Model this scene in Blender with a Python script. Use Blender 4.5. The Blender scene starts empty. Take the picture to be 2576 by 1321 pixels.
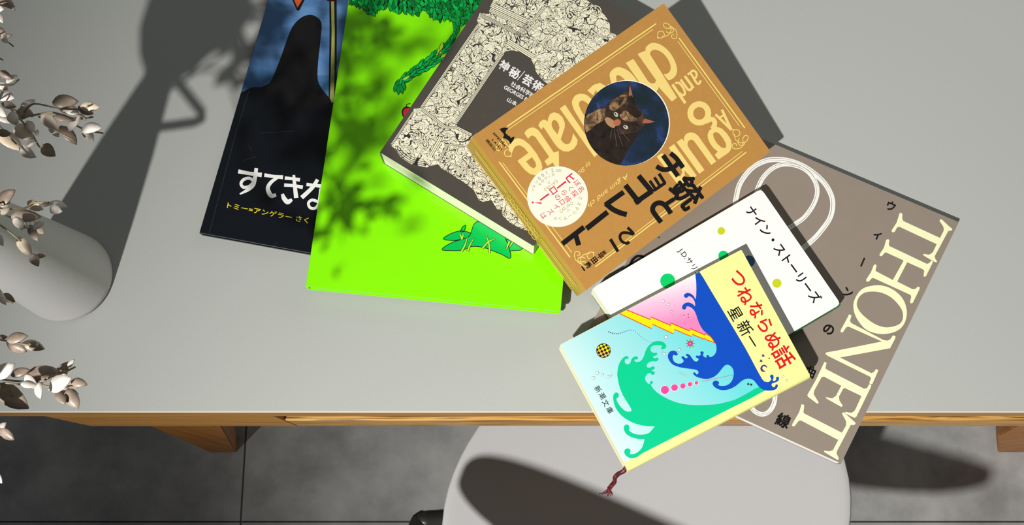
import bpy, bmesh, math, random
from mathutils import Vector, Matrix, geometry
PI = math.pi
C = bpy.context.scene.collection
sc = bpy.context.scene
rnd = random.Random(7)

# ------------------------------------------------------------------ camera
DESK = 0.72                       # height of the desk top
CAM_H = 0.60                      # camera above the desk top
FOC, TILT = 1950.0, math.radians(10.0)
CX, CY = 1288.0, 1300.0 - 1950.0 * math.tan(math.radians(10.0))
cd = bpy.data.cameras.new('camera')
cd.sensor_fit = 'HORIZONTAL'
cd.sensor_width = 36.0
cd.lens = 36.0 * FOC / 2576.0
cd.shift_y = (CY - 660.5) / 2576.0
cd.clip_start = 0.01
cam = bpy.data.objects.new('camera', cd)
C.objects.link(cam)
cam.location = (0, 0, DESK + CAM_H)
cam.rotation_euler = (TILT, 0, 0)
sc.camera = cam

# ------------------------------------------------------------------ light and exposure
sc.view_settings.view_transform = 'Standard'
sc.view_settings.look = 'None'
sc.view_settings.gamma = 1.0
sc.view_settings.use_curve_mapping = False
sc.view_settings.exposure = 0.0
world = bpy.data.worlds.new('room_light')
sc.world = world
world.use_nodes = True
bg = world.node_tree.nodes['Background']
bg.inputs['Color'].default_value = (0.93, 0.97, 1.0, 1)
bg.inputs['Strength'].default_value = 0.10
LAMP = Vector((-0.71, -0.84, DESK + 1.40))
ld = bpy.data.lights.new('spotlight', 'SPOT')
ld.energy = 246.0
ld.color = (1.0, 0.985, 0.95)
ld.shadow_soft_size = 0.02
ld.spot_size = math.radians(82)
ld.spot_blend = 1.0
lo = bpy.data.objects.new('spotlight', ld)
C.objects.link(lo)
lo.location = LAMP
lo.rotation_euler = (Vector((0.82, 0.20, DESK)) - LAMP).to_track_quat('-Z', 'Y').to_euler()

wd = bpy.data.lights.new('window_daylight', 'AREA')      # soft daylight from a window behind the right end of the desk
wd.energy = 7.0
wd.color = (1.0, 1.0, 0.93)
wd.shape = 'RECTANGLE'; wd.size = 1.2; wd.size_y = 1.2
wo = bpy.data.objects.new('window_daylight', wd)
C.objects.link(wo)
wo.location = (1.3, 1.7, 1.75)
wo.rotation_euler = (Vector((0.35, 0.4, DESK)) - wo.location).to_track_quat('-Z', 'Y').to_euler()

# ------------------------------------------------------------------ from a pixel of the photograph to a point of the place
CAMP = Vector((0, 0, DESK + CAM_H))
FW = Vector((0, math.sin(TILT), -math.cos(TILT)))
UPV = Vector((0, math.cos(TILT), math.sin(TILT)))
def ray(px, py):
    return FW + Vector((1, 0, 0)) * ((px - CX) / FOC) - UPV * ((py - CY) / FOC)
def at(px, py, z):                 # on the horizontal plane at height z
    d = ray(px, py)
    return CAMP + d * ((z - CAMP.z) / d.z)
def at_y(px, py, y):               # on the vertical plane y = const
    d = ray(px, py)
    return CAMP + d * ((y - CAMP.y) / d.y)
def at_pl(px, py, n, d0):          # on the plane n.p = d0
    d = ray(px, py)
    return CAMP + d * ((d0 - n.dot(CAMP)) / n.dot(d))
def D(z): return DESK + z

# ------------------------------------------------------------------ materials
def lin(c):
    return c / 12.92 if c <= 0.04045 else ((c + 0.055) / 1.055) ** 2.4
ALB = 0.84
def col(r, g, b, k=ALB):
    return (lin(r / 255) * k, lin(g / 255) * k, lin(b / 255) * k, 1)
MATS = {}
def mat(name, rgb, rough=0.5, spec=0.3, var=0.05, scale=60.0, k=ALB, bump=0.0):
    """plain coloured surface with a faint mottling"""
    if name in MATS: return MATS[name]
    m = bpy.data.materials.new(name)
    m.use_nodes = True
    nt = m.node_tree
    b = nt.nodes['Principled BSDF']
    b.inputs['Roughness'].default_value = rough
    b.inputs['Specular IOR Level'].default_value = spec
    c = col(*rgb, k)
    tc = nt.nodes.new('ShaderNodeTexCoord')
    nz = nt.nodes.new('ShaderNodeTexNoise')
    nz.inputs['Scale'].default_value = scale
    nz.inputs['Detail'].default_value = 5
    nt.links.new(tc.outputs['Object'], nz.inputs['Vector'])
    mx = nt.nodes.new('ShaderNodeMix'); mx.data_type = 'RGBA'
    mx.inputs[6].default_value = tuple(x * (1 - var) for x in c[:3]) + (1,)
    mx.inputs[7].default_value = tuple(min(1, x * (1 + var)) for x in c[:3]) + (1,)
    nt.links.new(nz.outputs['Fac'], mx.inputs[0])
    nt.links.new(mx.outputs[2], b.inputs['Base Color'])
    if bump:
        bp = nt.nodes.new('ShaderNodeBump')
        bp.inputs['Strength'].default_value = bump
        bp.inputs['Distance'].default_value = 0.0005
        nt.links.new(nz.outputs['Fac'], bp.inputs['Height'])
        nt.links.new(bp.outputs['Normal'], b.inputs['Normal'])
    MATS[name] = m
    return m
def ramp_mat(name, stops, build, rough=0.5, spec=0.3, k=ALB):
    """material whose colour is a ramp over a value made by build(nt, object_coords)"""
    if name in MATS: return MATS[name]
    m = bpy.data.materials.new(name); m.use_nodes = True
    nt = m.node_tree; b = nt.nodes['Principled BSDF']
    b.inputs['Roughness'].default_value = rough
    b.inputs['Specular IOR Level'].default_value = spec
    tc = nt.nodes.new('ShaderNodeTexCoord')
    v = build(nt, tc.outputs['Object'])
    cr = nt.nodes.new('ShaderNodeValToRGB')
    els = cr.color_ramp.elements
    while len(els) < len(stops): els.new(0.5)
    for e, (p, c) in zip(els, stops):
        e.position = p; e.color = col(*c, k)
    nt.links.new(v, cr.inputs['Fac'])
    nt.links.new(cr.outputs['Color'], b.inputs['Base Color'])
    MATS[name] = m
    return m
def n_noise(scale, detail=4, dist=0.0, stretch=None):
    def f(nt, v):
        if stretch:
            mp = nt.nodes.new('ShaderNodeMapping')
            mp.inputs['Scale'].default_value = stretch
            nt.links.new(v, mp.inputs['Vector']); v = mp.outputs['Vector']
        n = nt.nodes.new('ShaderNodeTexNoise')
        n.inputs['Scale'].default_value = scale
        n.inputs['Detail'].default_value = detail
        n.inputs['Distortion'].default_value = dist
        nt.links.new(v, n.inputs['Vector'])
        return n.outputs['Fac']
    return f
def n_grad(p0, p1):
    """linear ramp from local point p0 to local point p1 (a printed colour blend)"""
    def f(nt, v):
        d = Vector((p1[0] - p0[0], p1[1] - p0[1], 0)); L2 = d.length_squared
        s = nt.nodes.new('ShaderNodeVectorMath'); s.operation = 'SUBTRACT'
        s.inputs[1].default_value = (p0[0], p0[1], 0)
        nt.links.new(v, s.inputs[0])
        dt = nt.nodes.new('ShaderNodeVectorMath'); dt.operation = 'DOT_PRODUCT'
        dt.inputs[1].default_value = d / L2
        nt.links.new(s.outputs[0], dt.inputs[0])
        return dt.outputs['Value']
    return f
def n_lines(axis, freq):
    """thin stacked layers along one axis (paper edges)"""
    def f(nt, v):
        w = nt.nodes.new('ShaderNodeTexWave')
        w.wave_type = 'BANDS'; w.bands_direction = axis
        w.inputs['Scale'].default_value = freq
        w.inputs['Distortion'].default_value = 1.5
        w.inputs['Detail'].default_value = 2
        nt.links.new(v, w.inputs['Vector'])
        return w.outputs['Fac']
    return f
def n_engrave(nt, v):
    """swirling pen work, as in a printed engraving: dense curling contour lines with some darker hatching"""
    def math_(op, a, b=None, c=None):
        m = nt.nodes.new('ShaderNodeMath'); m.operation = op
        for i, x in enumerate((a, b, c)):
            if x is None: continue
            if isinstance(x, (int, float)): m.inputs[i].default_value = x
            else: nt.links.new(x, m.inputs[i])
        return m.outputs[0]
    def noise(sc_, det):
        n = nt.nodes.new('ShaderNodeTexNoise'); n.inputs['Scale'].default_value = sc_; n.inputs['Detail'].default_value = det
        n.inputs['Distortion'].default_value = 0.8
        nt.links.new(v, n.inputs['Vector']); return n.outputs['Fac']
    a = noise(62, 2.5)                                   # contour lines of a smooth field: flowing folds
    fold = math_('ABSOLUTE', math_('SINE', math_('MULTIPLY', a, 62)))
    b = noise(140, 2)
    curl = math_('ABSOLUTE', math_('SINE', math_('MULTIPLY', b, 30)))
    patch = math_('MULTIPLY_ADD', noise(75, 2), 5.0, -1.9)   # where the hatching is dense
    fold = math_('ADD', math_('MULTIPLY', fold, 1.1), math_('MAXIMUM', patch, 0))
    vo = nt.nodes.new('ShaderNodeTexVoronoi'); vo.feature = 'DISTANCE_TO_EDGE'; vo.inputs['Scale'].default_value = 110
    nd = nt.nodes.new('ShaderNodeTexNoise'); nd.inputs['Scale'].default_value = 60
    nt.links.new(v, nd.inputs['Vector'])
    ad = nt.nodes.new('ShaderNodeVectorMath'); ad.operation = 'MULTIPLY_ADD'; ad.inputs[1].default_value = (0.03, 0.03, 0)
    nt.links.new(nd.outputs['Color'], ad.inputs[0]); nt.links.new(v, ad.inputs[2]); nt.links.new(ad.outputs[0], vo.inputs['Vector'])
    edge = math_('MULTIPLY', vo.outputs['Distance'], 15)
    return math_('MINIMUM', math_('MINIMUM', fold, math_('MULTIPLY', curl, 1.25)), edge)

# ------------------------------------------------------------------ objects
def tag(o, label=None, cat=None, group=None, kind=None):
    for k, v in (('label', label), ('category', cat), ('group', group), ('kind', kind)):
        if v: o[k] = v
    return o
def link(name, me, mats, parent=None, smooth=False):
    o = bpy.data.objects.new(name, me)
    for m in (mats if isinstance(mats, (list, tuple)) else [mats]): me.materials.append(m)
    C.objects.link(o)
    if parent: o.parent = parent
    if smooth:
        for p in me.polygons: p.use_smooth = True
    return o
def from_bm(name, bm, mats, parent=None, smooth=False):
    bmesh.ops.recalc_face_normals(bm, faces=bm.faces[:])
    me = bpy.data.meshes.new(name); bm.to_mesh(me); bm.free()
    return link(name, me, mats, parent, smooth)
def empty(name, M, label, cat, group=None):
    o = bpy.data.objects.new(name, None); o.empty_display_size = 0.02
    C.objects.link(o)
    o.matrix_world = M if isinstance(M, Matrix) else Matrix.Translation(M)
    return tag(o, label, cat, group)
def prism(bm, pts, z0, z1, mi=0):
    lo_ = [bm.verts.new((p[0], p[1], z0)) for p in pts]
    hi_ = [bm.verts.new((p[0], p[1], z1)) for p in pts]
    fs = [bm.faces.new(hi_), bm.faces.new(lo_[::-1])]
    n = len(pts)
    for i in range(n):
        fs.append(bm.faces.new((lo_[i], lo_[(i + 1) % n], hi_[(i + 1) % n], hi_[i])))
    for f in fs: f.material_index = mi
    return fs
def box(bm, a, b, mi=0, bev=0.0):
    pts = [(a[0], a[1]), (b[0], a[1]), (b[0], b[1]), (a[0], b[1])]
    fs = prism(bm, pts, a[2], b[2], mi)
    if bev:
        es = list({e for f in fs for e in f.edges})
        bmesh.ops.bevel(bm, geom=es, offset=bev, segments=2, affect='EDGES', profile=0.5)
def tube(bm, pts, rad, seg=8, cap=True, mi=0, flat=1.0):
    pts = [Vector(p) for p in pts]
    n = len(pts)
    if not isinstance(rad, (list, tuple)): rad = [rad] * n
    rings = []
    prev = None
    for i, p in enumerate(pts):
        t = (pts[min(i + 1, n - 1)] - pts[max(i - 1, 0)]).normalized()
        if prev is None:
            a = Vector((0, 0, 1)) if abs(t.z) < 0.9 else Vector((1, 0, 0))
            u = t.cross(a).normalized()
        else:
            u = (prev - t * prev.dot(t)).normalized()
        prev = u
        w = t.cross(u)
        rings.append([bm.verts.new(p + (u * math.cos(2 * PI * k / seg) + w * math.sin(2 * PI * k / seg) * flat) * rad[i]) for k in range(seg)])
    for i in range(n - 1):
        for k in range(seg):
            f = bm.faces.new((rings[i][k], rings[i][(k + 1) % seg], rings[i + 1][(k + 1) % seg], rings[i + 1][k]))
            f.material_index = mi
    if cap:
        bm.faces.new(rings[0][::-1]).material_index = mi
        bm.faces.new(rings[-1]).material_index = mi
def lathe(bm, prof, seg=64, mi=0):
    rings = []
    for r, z in prof:
        if r < 1e-6: rings.append([bm.verts.new((0, 0, z))])
        else: rings.append([bm.verts.new((r * math.cos(2 * PI * k / seg), r * math.sin(2 * PI * k / seg), z)) for k in range(seg)])
    for a, b in zip(rings, rings[1:]):
        for k in range(seg):
            k2 = (k + 1) % seg
            if len(a) == 1 and len(b) > 1: bm.faces.new((a[0], b[k2], b[k])).material_index = mi
            elif len(b) == 1 and len(a) > 1: bm.faces.new((a[k], a[k2], b[0])).material_index = mi
            elif len(a) > 1: bm.faces.new((a[k], a[k2], b[k2], b[k])).material_index = mi
def spline(pts, n=6, closed=False):
    """Catmull-Rom through the points"""
    P = [Vector(p) for p in pts]
    N = len(P); out = []
    rng = range(N) if closed else range(N - 1)
    for i in rng:
        if closed: p0, p1, p2, p3 = P[i - 1], P[i], P[(i + 1) % N], P[(i + 2) % N]
        else: p0, p1, p2, p3 = P[max(i - 1, 0)], P[i], P[i + 1], P[min(i + 2, N - 1)]
        for j in range(n):
            t = j / n
            out.append(0.5 * ((2 * p1) + (p2 - p0) * t + (2 * p0 - 5 * p1 + 4 * p2 - p3) * t * t + (3 * p1 - p0 - 3 * p2 + p3) * t ** 3))
    if not closed: out.append(P[-1].copy())
    return out
def rounded(pts, r, seg=4):
    """polygon with its corners rounded by radius r"""
    P = [Vector(p) for p in pts]; n = len(P); out = []
    for i in range(n):
        a, b, c = P[i - 1], P[i], P[(i + 1) % n]
        d1, d2 = (a - b).normalized(), (c - b).normalized()
        p, q = b + d1 * r, b + d2 * r
        for k in range(seg + 1):
            t = k / seg
            out.append(p * (1 - t) ** 2 + b * (2 * t * (1 - t)) + q * t * t)
    return out
def inset(quad, ds):
    """move edge i of a convex polygon inward by ds[i]"""
    P = [Vector((p[0], p[1])) for p in quad]; n = len(P)
    cen = sum(P, Vector((0, 0))) / n
    lines = []
    for i in range(n):
        a, b = P[i], P[(i + 1) % n]
        t = (b - a).normalized(); nn = Vector((-t.y, t.x))
        if nn.dot(cen - a) < 0: nn = -nn
        lines.append((a + nn * ds[i], t))
    out = []
    for i in range(n):
        (a, t), (b, s) = lines[i - 1], lines[i]
        k = ((b - a).x * s.y - (b - a).y * s.x) / (t.x * s.y - t.y * s.x)
        out.append(a + t * k)
    return out

# ------------------------------------------------------------------ lettering (Blender's own built-in font)
TXT = {}
def glyphs(s, bold=0.0, shear=0.0):
    key = (s, bold, shear)
    if key in TXT: return TXT[key]
    c = bpy.data.curves.new('t', 'FONT')
    c.body = s; c.resolution_u = 5; c.shear = shear; c.fill_mode = 'FRONT'
    o = bpy.data.objects.new('t', c); C.objects.link(o)
    dg = bpy.context.evaluated_depsgraph_get()
    me = bpy.data.meshes.new_from_object(o.evaluated_get(dg))
    V = [Vector((v.co.x, v.co.y)) for v in me.vertices]
    Fc = [tuple(p.vertices) for p in me.polygons]
    bpy.data.objects.remove(o); bpy.data.curves.remove(c); bpy.data.meshes.remove(me)
    if bold > 0:                                    # heavier weight: thicken along the outline
        cnt = {}
        for f in Fc:
            for i in range(len(f)):
                k = tuple(sorted((f[i], f[i - 1]))); cnt[k] = cnt.get(k, 0) + 1
        for (i, j), n_ in list(cnt.items()):
            if n_ != 1: continue
            p, q = V[i], V[j]; d = q - p
            if d.length < 1e-6: continue
            d.normalize(); m = Vector((-d.y, d.x)) * bold; d = d * bold * .9
            o_ = len(V)
            V += [p - d * .2 + m, q + d * .2 + m, q + d, q + d * .2 - m, p - d * .2 - m, p - d]
            Fc.append(tuple(range(o_, o_ + 6)))
    xs = [v.x for v in V]; ys = [v.y for v in V]
    x0, x1, y0, y1 = min(xs), max(xs), min(ys), max(ys)
    V = [Vector(((v.x - x0) / (x1 - x0) - 0.5, (v.y - y0) / (y1 - y0) - 0.5)) for v in V]
    TXT[key] = (V, Fc, x1 - x0, y1 - y0)
    return TXT[key]

# ------------------------------------------------------------------ printed sheets: shapes given in photograph pixels, laid on a real surface
class Print:
    """collects flat printed shapes on one surface; to_local turns a pixel into (u, v) of that surface"""
    def __init__(self, to_local, clip=None, z=0.0, step=0.00005):
        self.tl, self.clip, self.z, self.step = to_local, clip, z, step
        self.tris = []; self.mats = []; self.layer = 1; self.cnt = 0
    def mi(self, m):
        if m not in self.mats: self.mats.append(m)
        return self.mats.index(m)
    def _add(self, tris, m, layer):
        i = self.mi(m); z = self.z + self.step * (layer if layer is not None else self.layer)
        self.cnt += 1
        for k, t in enumerate(tris):
            zz = z + (self.cnt % 10) * 3.5e-6 + (k % 8) * 4e-7
            poly = [self.tl(*p) for p in t]
            if self.clip: poly = clip_convex(poly, self.clip)
            if len(poly) >= 3: self.tris.append((poly, zz, i))
    def poly(self, pts, m, smooth=0, holes=(), layer=None):
        def sm(q): return [(v.x, v.y) for v in (spline([(p[0], p[1], 0) for p in q], smooth, True))] if smooth else [tuple(p) for p in q]
        loops = [sm(pts)] + [sm(h) for h in holes]
        flat = [p for l in loops for p in l]
        tri = geometry.tessellate_polygon([[Vector((p[0], p[1], 0)) for p in l] for l in loops])
        self._add([[flat[i] for i in t] for t in tri], m, layer)
        return self
    def stroke(self, pts, w, m, smooth=5, layer=None, closed=False, taper=None):
        q = spline([(p[0], p[1], 0) for p in pts], smooth, closed) if (smooth and len(pts) > 2) else [Vector((p[0], p[1], 0)) for p in pts]
        n = len(q); L, Rr = [], []
        for i in range(n):
            if closed: t = q[(i + 1) % n] - q[i - 1]
            else: t = q[min(i + 1, n - 1)] - q[max(i - 1, 0)]
            if t.length < 1e-9: t = Vector((1, 0, 0))
            t.normalize(); nn = Vector((-t.y, t.x, 0))
            ww = w * 0.5
            if taper:
                f = i / max(1, n - 1) * (len(taper) - 1); k = min(int(f), len(taper) - 2)
                ww *= taper[k] * (1 - f + k) + taper[k + 1] * (f - k)
            L.append((q[i] + nn * ww)[:2]); Rr.append((q[i] - nn * ww)[:2])
        tr = []
        for i in range(n if closed else n - 1):
            j = (i + 1) % n
            tr += [[L[i], L[j], Rr[j]], [L[i], Rr[j], Rr[i]]]
        self._add(tr, m, layer)
        return self
    def disc(self, c, r, m, layer=None, r2=None, ang=0, seg=24):
        r2 = r2 or r
        ca, sa = math.cos(ang), math.sin(ang)
        P = []
        for k in range(seg):
            x, y = r * math.cos(2 * PI * k / seg), r2 * math.sin(2 * PI * k / seg)
            P.append((c[0] + x * ca - y * sa, c[1] + x * sa + y * ca))
        self._add([[c, P[k], P[(k + 1) % seg]] for k in range(seg)], m, layer)
        return self
    def ring(self, c, r, w, m, layer=None, r2=None, ang=0, seg=32):
        r2 = r2 or r
        ca, sa = math.cos(ang), math.sin(ang)
        P = []
        for k in range(seg):
            x, y = r * math.cos(2 * PI * k / seg), r2 * math.sin(2 * PI * k / seg)
            P.append((c[0] + x * ca - y * sa, c[1] + x * sa + y * ca))
        return self.stroke(P, w, m, 0, layer, True)
    def text(self, s, c, adv, W, H, m, bold=0.0, layer=None, shear=0.0):
        """string s, its ink box W x H pixels, centred at c, running along adv"""
        V, Fc, _, _ = glyphs(s, bold, shear)
        l = math.hypot(*adv); a = (adv[0] / l, adv[1] / l); u = (a[1], -a[0])
        Q = [(c[0] + a[0] * v.x * W + u[0] * v.y * H, c[1] + a[1] * v.x * W + u[1] * v.y * H) for v in V]
        self._add([[Q[i] for i in f] for f in Fc], m, layer)
        return self
    def char(self, s, c, adv, em, m, bold=0.0, layer=None, sx=1.0):
        _, _, w, h = glyphs(s, bold)
        return self.text(s, c, adv, w * em * sx, h * em, m, bold, layer)
    def emit(self, bm, base=0):
        """write the shapes into bm, material indices from base on"""
        for poly, z, i in self.tris:
            vs = [bm.verts.new((p[0], p[1], z)) for p in poly]
            try: f = bm.faces.new(vs)
            except ValueError: continue
            f.normal_update()
            if f.normal.z < 0: f.normal_flip()
            f.material_index = base + i
    def build(self, name, parent, label=None):
        bm = bmesh.new(); self.emit(bm)
        me = bpy.data.meshes.new(name); bm.to_mesh(me); bm.free()
        o = link(name, me, self.mats, parent)
        if label: o['label'] = label
        return o
def clip_convex(poly, clip):
    out = [Vector((p[0], p[1])) for p in poly]
    n = len(clip)
    area = sum(clip[i][0] * clip[(i + 1) % n][1] - clip[(i + 1) % n][0] * clip[i][1] for i in range(n))
    sg = 1 if area > 0 else -1
    for i in range(n):
        a, b = Vector(clip[i][:2]), Vector(clip[(i + 1) % n][:2])
        def side(p): return sg * ((b.x - a.x) * (p.y - a.y) - (b.y - a.y) * (p.x - a.x))
        res = []
        for j in range(len(out)):
            p, q = out[j - 1], out[j]
            sp, sq = side(p), side(q)
            if (sp >= 0) != (sq >= 0): res.append(p + (q - p) * (sp / (sp - sq)))
            if sq >= 0: res.append(q)
        out = res
        if len(out) < 3: return []
    return out
def zoom(x0, y0, s):
    """reads coordinates taken from an enlarged crop of the photograph"""
    def f(*pts):
        r = [(x0 + p[0] / s, y0 + p[1] / s) for p in pts]
        return r[0] if len(r) == 1 else r
    f.k = 1 / s
    return f

# ------------------------------------------------------------------ books
PAGE = ramp_mat('page_edges', [(0.0, (225, 222, 190)), (1.0, (255, 253, 226))], n_lines('Z', 900), 0.8, 0.1)
class Book:
    """a closed book lying on a plane: world corners of its top face, spine edge, thickness"""
    def __init__(s, name, label, corners, n, thick, spine, cover, board=0.0004, over=0.0, bulge=0.0015, corner=0.0015,
                 spine_mat=None, page_mat=None, back_mat=None, rough_edge=None):
        s.n = n.normalized(); s.t = thick
        cen = sum(corners, Vector()) / 4
        x = (corners[1] - corners[0]); x = (x - s.n * x.dot(s.n)).normalized()
        y = s.n.cross(x)
        R = Matrix((x, y, s.n)).transposed().to_4x4()
        s.M = Matrix.Translation(cen - s.n * thick) @ R
        s.Mi = s.M.inverted()
        s.d0 = s.n.dot(cen)
        s.q = [(s.Mi @ c).to_2d() for c in corners]
        s.root = empty(name, s.M, label, 'book')
        s.board = board; s.spine = spine
        s.cover = cover; s.corner = corner
        b = bmesh.new()
        ins = [over + 0.0003] * 4; ins[spine] = max(board, 0.0006)
        prism(b, inset(s.q, ins), board, thick - board)
        from_bm('page_block', b, page_mat or PAGE, s.root)
        b = bmesh.new(); prism(b, rounded(s.q, corner), 0.0, board)
        from_bm('back_cover', b, back_mat or cover, s.root)
        a, c = Vector(s.q[spine]), Vector(s.q[(spine + 1) % 4])
        t = (c - a).normalized(); nn = Vector((t.y, -t.x))
        if nn.dot(a) < 0: nn = -nn
        s.sp = (a, c, nn)
        b = bmesh.new()
        K = 8; ra, rc = [], []
        prof = [(bulge * math.sin(PI * k / K) ** 0.6, board * 0.1 + (thick - board * 0.2) * k / K) for k in range(K + 1)]
        prof += [(-0.0008, thick - board * 0.1), (-0.0008, board * 0.1)]
        for o_, h in prof:
            ra.append(b.verts.new((*(a + nn * o_), h))); rc.append(b.verts.new((*(c + nn * o_), h)))
        m = len(prof)
        for k in range(m): b.faces.new((ra[k], rc[k], rc[(k + 1) % m], ra[(k + 1) % m]))
        b.faces.new(ra); b.faces.new(rc[::-1])
        s.spine_o = from_bm('spine', b, spine_mat or cover, s.root)
        s.art = s.printer(inset(s.q, [0.0002] * 4))
    def local(s, px, py):
        v = s.Mi @ at_pl(px, py, s.n, s.d0)
        return (v.x, v.y)
    def printer(s, clip=None, lift=0):
        return Print(s.local, clip if clip else inset(s.q, [0.0002] * 4), s.t + lift * 0.00005)
    def finish(s, label=None):
        b = bmesh.new()
        prism(b, rounded(s.q, s.corner), s.t - s.board, s.t)
        bmesh.ops.recalc_face_normals(b, faces=b.faces[:])
        s.art.emit(b, 1)
        me = bpy.data.meshes.new('front_cover'); b.to_mesh(me); b.free()
        o = link('front_cover', me, [s.cover] + s.art.mats, s.root)
        if label: o['label'] = label
        s.fc = o
        return o
def flat_corners(pxs, z): return [at(x, y, z) for x, y in pxs]
UPZ = Vector((0, 0, 1))

# ================================================================== the floor
def floor_mat():
    m = bpy.data.materials.new('dark_concrete_tile'); m.use_nodes = True
    nt = m.node_tree; b = nt.nodes['Principled BSDF']
    tc = nt.nodes.new('ShaderNodeTexCoord')
    mp = nt.nodes.new('ShaderNodeMapping')
    mp.inputs['Location'].default_value = (0.4546 + 0.9 * 4, 0.0085 + 0.9 * 4, 0)
    nt.links.new(tc.outputs['Object'], mp.inputs['Vector'])
    br = nt.nodes.new('ShaderNodeTexBrick')
    br.offset = 0.0
    br.inputs['Scale'].default_value = 1.0
    br.inputs['Brick Width'].default_value = 0.9
    br.inputs['Row Height'].default_value = 0.9
    br.inputs['Mortar Size'].default_value = 0.0016
    br.inputs['Mortar Smooth'].default_value = 0.1
    br.inputs['Color1'].default_value = (1, 1, 1, 1); br.inputs['Color2'].default_value = (0.8, 0.8, 0.8, 1)
    br.inputs['Mortar'].default_value = (0.16, 0.16, 0.16, 1)
    nt.links.new(mp.outputs[0], br.inputs['Vector'])
    n1 = nt.nodes.new('ShaderNodeTexNoise'); n1.inputs['Scale'].default_value = 8; n1.inputs['Detail'].default_value = 9; n1.inputs['Roughness'].default_value = 0.62
    nt.links.new(tc.outputs['Object'], n1.inputs['Vector'])
    cr = nt.nodes.new('ShaderNodeValToRGB')
    cr.color_ramp.elements[0].position = 0.3; cr.color_ramp.elements[0].color = (0.25, 0.25, 0.246, 1)
    cr.color_ramp.elements[1].position = 0.72; cr.color_ramp.elements[1].color = (0.54, 0.535, 0.515, 1)
    nt.links.new(n1.outputs['Fac'], cr.inputs['Fac'])
    mx = nt.nodes.new('ShaderNodeMix'); mx.data_type = 'RGBA'; mx.blend_type = 'MULTIPLY'; mx.inputs[0].default_value = 1
    nt.links.new(cr.outputs['Color'], mx.inputs[6]); nt.links.new(br.outputs['Color'], mx.inputs[7])
    nt.links.new(mx.outputs[2], b.inputs['Base Color'])
    b.inputs['Roughness'].default_value = 0.62
    b.inputs['Specular IOR Level'].default_value = 0.25
    return m
b = bmesh.new(); box(b, (-2.5, -2.0, -0.05), (2.7, 2.5, 0.0))
tag(from_bm('floor', b, floor_mat()), kind='structure')

# ================================================================== the desk
def wood(name, c0, c1, axis='X', fine=1.0):
    return ramp_mat(name, [(0.25, c0), (0.52, c1), (0.62, c0), (0.8, c1)],
                    n_noise(9 * fine, 6, 1.2, (0.5, 40, 40) if axis == 'X' else (14, 14, 0.5)), 0.45, 0.3)
OAK = wood('oak', (150, 98, 40), (206, 152, 80))
OAK_GRAIN = ramp_mat('oak_streaked', [(0.3, (70, 40, 12)), (0.42, (178, 120, 46)), (0.56, (232, 184, 104)), (0.66, (96, 58, 20))],
                     n_noise(6, 7, 1.5, (1.2, 60, 60)), 0.4, 0.3)
OAK_LEG = wood('oak_orange', (178, 106, 34), (205, 134, 54), 'Z', 0.6)
LAM = ramp_mat('grey_laminate', [(0.3, (182, 184, 179)), (0.7, (186, 188, 183))], n_noise(700, 2), 0.48, 0.35)
EDGE = mat('pale_edge_glint', (240, 240, 236), 0.5)  # paler than the top: light caught on the front edge, put into the colour
Y0 = at(1288, 1037, DESK).y
XL, XR, YB = -0.66, 1.02, 0.86
T = 0.024
desk = empty('desk', Vector((0.2, 0.45, 0)), 'long desk with grey laminate top and oak edge', 'desk')
DO = Vector((0.2, 0.45, 0))
def dbox(name, a, b_, m, bev=0.0006):
    b = bmesh.new(); box(b, Vector(a) - DO, Vector(b_) - DO, 0, bev)
    return from_bm(name, b, m, desk)
dbox('tabletop', (XL, Y0 + 0.0007, DESK - T), (XR, YB, DESK), LAM, 0.0003)
b = bmesh.new()
box(b, Vector((XL, Y0 - 0.0002, DESK - 0.0008)) - DO, Vector((XR, Y0 + 0.0006, DESK)) - DO, 0, 0.0002)
from_bm('edge_glint', b, EDGE, desk)['label'] = 'thin strip with the glint of the front edge painted in'
dbox('edge_band', (XL, Y0, DESK - T), (XR, Y0 + 0.0006, DESK - 0.0009), OAK, 0)
# box under the top: left block with a slanting view of its end, open shelf to its right
zA, zB = DESK - T - 0.0006, DESK - 0.104
xa = at_y(95, 1047, Y0).x; xb = at_y(680, 1047, Y0).x; xr = 0.75
dbox('side_panel', (xa, Y0 + 0.001, zB), (xb, YB - 0.05, zA), OAK, 0.0008)['label'] = 'oak block under the top, left of the open shelf'
xs = at_y(722, 1062, Y0).x
zs = DESK - 0.0635
dbox('shelf', (xb + 0.0006, Y0 + 0.0012, zB), (xr, YB - 0.05, zs), OAK_GRAIN, 0.0008)['label'] = 'streaked oak shelf board under the top'
dbox('side_panel', (xr + 0.0006, Y0 + 0.001, zB), (xr + 0.1, YB - 0.05, zA), OAK, 0.0008)
dbox('back_panel', (xb + 0.0006, YB - 0.09, zs + 0.0006), (xr, YB - 0.06, zA), OAK, 0.0008)
# legs: flat tapering boards
YL = 0.108
def leg(pts2, y, th=0.03):
    b = bmesh.new()
    f = [b.verts.new((p[0] - DO.x, y - DO.y, p[1])) for p in pts2]
    g = [b.verts.new((p[0] - DO.x, y + th - DO.y, p[1])) for p in pts2]
    b.faces.new(f); b.faces.new(g[::-1])
    for i in range(len(f)):
        j = (i + 1) % len(f); b.faces.new((f[i], g[i], g[j], f[j]))
    bmesh.ops.recalc_face_normals(b, faces=b.faces[:])
    bmesh.ops.bevel(b, geom=b.edges[:], offset=0.0015, segments=2, affect='EDGES')
    return from_bm('leg', b, OAK_LEG, desk)
def ly(px, py):
    p = at_y(px, py, YL); return (p.x, p.z)
zt = zB - 0.001
bl, br_ = at(527, 1137, 0.0), at(595, 1137, 0.0)
tl_, tr_ = ly(390, 1078), ly(560, 1078)
def ext(p, q, z):                     # line p->q carried on to height z
    k = (z - p[1]) / (q[1] - p[1]); return (p[0] + (q[0] - p[0]) * k, z)
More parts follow.
